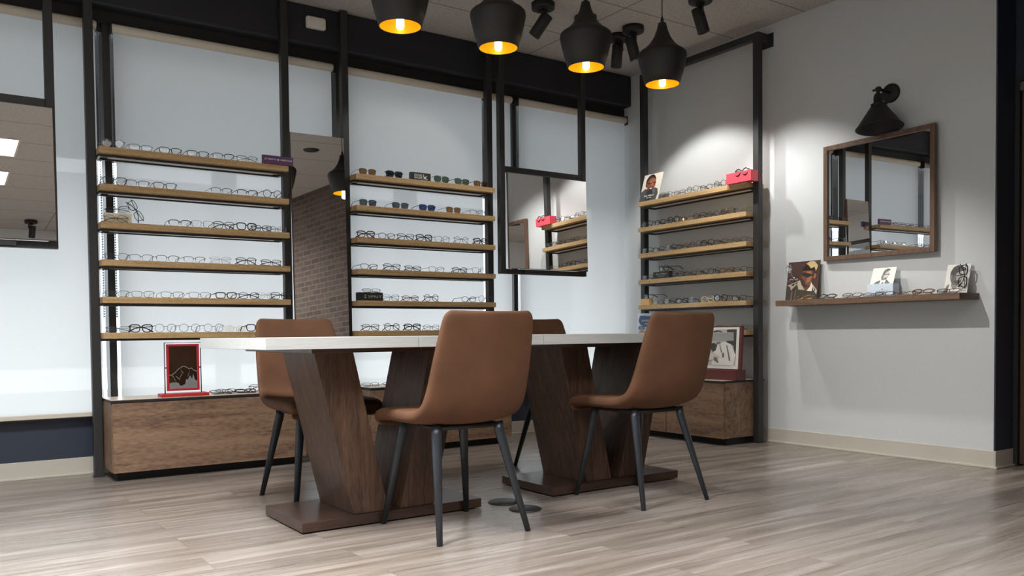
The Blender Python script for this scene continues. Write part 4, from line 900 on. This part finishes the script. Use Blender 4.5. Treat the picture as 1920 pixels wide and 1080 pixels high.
# right: black and white portrait with frames hung on it
L_ = [((112, 104, 98), [(0.0, 0.10), (0.10, 0.28), (0.20, 0.34), (0.20, 0.0), (0.0, 0.0)]),
      ((216, 212, 206), [(0.16, 0.0), (0.86, 0.0), (0.72, 0.20), (0.60, 0.32), (0.22, 0.34)]),
      ((128, 122, 116), [(0.28, 0.26), (0.42, 0.10), (0.62, 0.26), (0.58, 0.36), (0.28, 0.40)]),
      ((88, 82, 78), ell(0.46, 0.55, 0.25, 0.27, 24, rot=8)),
      ((150, 142, 134), [(0.42, 0.72), (0.66, 0.74), (0.72, 0.58), (0.66, 0.42), (0.58, 0.34), (0.48, 0.38), (0.46, 0.52)]),
      ((44, 40, 38), [(0.20, 0.50), (0.18, 0.74), (0.28, 0.90), (0.44, 0.97), (0.64, 0.94), (0.84, 0.82), (0.82, 0.76), (0.66, 0.76), (0.50, 0.72), (0.36, 0.64), (0.30, 0.50)]),
      ((112, 104, 98), ell(0.25, 0.57, 0.05, 0.08, 14)),
      ((38, 36, 34), [(0.34, 0.64), (0.50, 0.62), (0.62, 0.63), (0.74, 0.66), (0.74, 0.63), (0.66, 0.585), (0.60, 0.60), (0.50, 0.58), (0.42, 0.61)]),
      ((60, 54, 52), [(0.54, 0.44), (0.68, 0.46), (0.64, 0.42), (0.68, 0.38), (0.58, 0.31), (0.44, 0.36), (0.36, 0.44)])]
t = card('portrait_card', 'black and white portrait card at the right end of the wall shelf', (4.728, 2.480, WS + 0.001), R(-90), 17, 0.132, 0.172, (214, 210, 204), L_)
text('PALEO', 0.009, M['print_grey'], t, (0.042, -0.0024, 0.014), width=0.030)
flat(t, [(0.036, 0.026), (0.039, 0.023), (0.042, 0.026), (0.042, 0.030), (0.036, 0.030)], M['print_grey'], y=-0.0024)
glasses('bold black eyeglasses hung upright on the right black and white portrait card', 'eyeglasses', 'eyeglasses on the wall shelf', WF, 'black', 'bold', True, (4.716, 2.455, WS + 0.098), R(-86), 'lens', R(-16), R(94))
# big framed photograph on the wall rack cabinet: maroon stand and frame
t = thing('framed_photograph', 'maroon framed black and white photograph standing on the wall rack cabinet', 'picture frame', (4.475, 4.005, 0.4376), R(-90))
obj('stand_base', MB().box(-0.21, 0.20, -0.02, 0.085, 0, 0.068), M['maroon'], t, bevel=0.002)
fp = obj('picture_frame', MB().box(-0.215, 0.215, -0.006, 0.012, 0, 0.30), M['maroon'], t, loc=(0, 0.02, 0.0685), rot=(R(-4), 0, 0), bevel=0.002)
cols = [(226, 224, 216), (150, 148, 142), (66, 64, 62), (204, 200, 192), (118, 114, 108), (184, 180, 172), (96, 92, 88), (38, 36, 36)]
mb = MB()
LAY = [(0, [(0.02, 0.02), (0.955, 0.02), (0.955, 0.97), (0.02, 0.97)]), (5, [(0.06, 0.10), (0.90, 0.10), (0.90, 0.92), (0.06, 0.92)]), (2, [(0.70, 0.62), (0.84, 0.55), (0.90, 0.20), (0.90, 0.92), (0.70, 0.92)]),
       (3, [(0.06, 0.10), (0.30, 0.10), (0.36, 0.50), (0.26, 0.62), (0.10, 0.50)]), (6, ell(0.24, 0.66, 0.10, 0.15, 18)), (1, ell(0.26, 0.64, 0.075, 0.12, 18)),
       (0, [(0.40, 0.10), (0.86, 0.10), (0.90, 0.34), (0.80, 0.58), (0.66, 0.64), (0.52, 0.60), (0.44, 0.46)]), (2, [(0.36, 0.60), (0.52, 0.62), (0.48, 0.44), (0.42, 0.40), (0.37, 0.48)]),
       (2, ell(0.50, 0.80, 0.13, 0.10, 18)), (5, ell(0.52, 0.72, 0.105, 0.15, 20)), (7, [(0.43, 0.76), (0.62, 0.77), (0.62, 0.72), (0.55, 0.73), (0.52, 0.74), (0.49, 0.72), (0.43, 0.72)]),
       (4, [(0.48, 0.62), (0.56, 0.64), (0.58, 0.60), (0.50, 0.58)]), (3, [(0.20, 0.20), (0.44, 0.22), (0.56, 0.30), (0.46, 0.38), (0.34, 0.36), (0.22, 0.30)]), (4, [(0.44, 0.22), (0.56, 0.14), (0.52, 0.26), (0.46, 0.30)]),
       (6, [(0.62, 0.38), (0.66, 0.38), (0.66, 0.28), (0.63, 0.28)]), (4, [(0.70, 0.56), (0.72, 0.56), (0.80, 0.22), (0.77, 0.20)]), (4, [(0.56, 0.56), (0.57, 0.58), (0.62, 0.40), (0.60, 0.38)])]
for i, (c, poly) in enumerate(LAY):
    y = -0.0066 - 0.0002 * i; mb.prism([((u - 0.5) * 0.42, v * 0.30) for u, v in poly], y, y + 0.00015, lambda u, v, d: (u, d, v), c)
obj('photograph', mb, [ink(c) for c in cols], fp)
# small swivel mirror, red, on the left cabinet
t = thing('vanity_mirror', 'red framed swivel mirror with etched mountains on the left low cabinet', 'mirror', (1.190, 4.985, 0.4376), R(0))
obj('mirror_base', MB().box(-0.128, 0.128, -0.055, 0.045, 0, 0.017), M['red'], t, bevel=0.002)
obj('wire_stand', MB().tube([(-0.098, 0, 0.016), (-0.098, 0, 0.300), (0.098, 0, 0.300), (0.098, 0, 0.016)], 0.0032, 8), M['black'], t)
f2 = obj('mirror_frame', MB().box(-0.089, -0.077, -0.007, 0.007, 0, 0.262).box(0.077, 0.089, -0.007, 0.007, 0, 0.262).box(-0.077, 0.077, -0.007, 0.007, 0, 0.012).box(-0.077, 0.077, -0.007, 0.007, 0.250, 0.262), M['red'], t, loc=(0, 0, 0.030), rot=(0, 0, R(3)), bevel=0.001)
obj('mirror_glass', MB().box(-0.077, 0.077, -0.003, 0.003, 0.012, 0.250), M['mirror'], f2)
for s in (-1, 1): obj('pivot_pin', MB().lathe([(0, 0), (0.004, 0), (0.004, 0.012), (0, 0.012)], 10, origin=(s * 0.0935 - 0.006, 0, 0.16), mat=Euler((0, R(90), 0)).to_matrix()), M['black'], t)
etch = MB()
W2, H2 = 0.152, 0.238
def E_(poly):
    etch.prism([((u - 0.5) * W2, 0.012 + v * H2) for u, v in poly], -0.0036, -0.0031, lambda u, v, d: (u, d, v))
E_([(0, 0), (1, 0), (1, 0.17), (0.92, 0.20), (0.86, 0.34), (0.82, 0.22), (0.74, 0.30), (0.66, 0.20), (0.60, 0.22), (0.56, 0.10), (0.42, 0.06), (0.36, 0.08), (0.34, 0.13), (0.22, 0.15), (0.08, 0.15), (0, 0.13)])
def band(pts, w=0.018):
    up = [(u, v + w) for u, v in pts]; E_(list(pts) + up[::-1])
band([(0.0, 0.31), (0.10, 0.32), (0.22, 0.38), (0.32, 0.45), (0.42, 0.49), (0.50, 0.52), (0.60, 0.50), (0.72, 0.45), (0.80, 0.47), (0.90, 0.41), (1.0, 0.39)])
band([(0.08, 0.32), (0.16, 0.26), (0.20, 0.20), (0.24, 0.15)]); band([(0.24, 0.28), (0.32, 0.24), (0.36, 0.20), (0.40, 0.28), (0.46, 0.34)]); band([(0.42, 0.44), (0.46, 0.38), (0.50, 0.36)]); band([(0.72, 0.42), (0.70, 0.34), (0.66, 0.26)])
obj('etched_mountains', etch, plain('etched_frost', srgb(120, 124, 124), 0.6), f2)
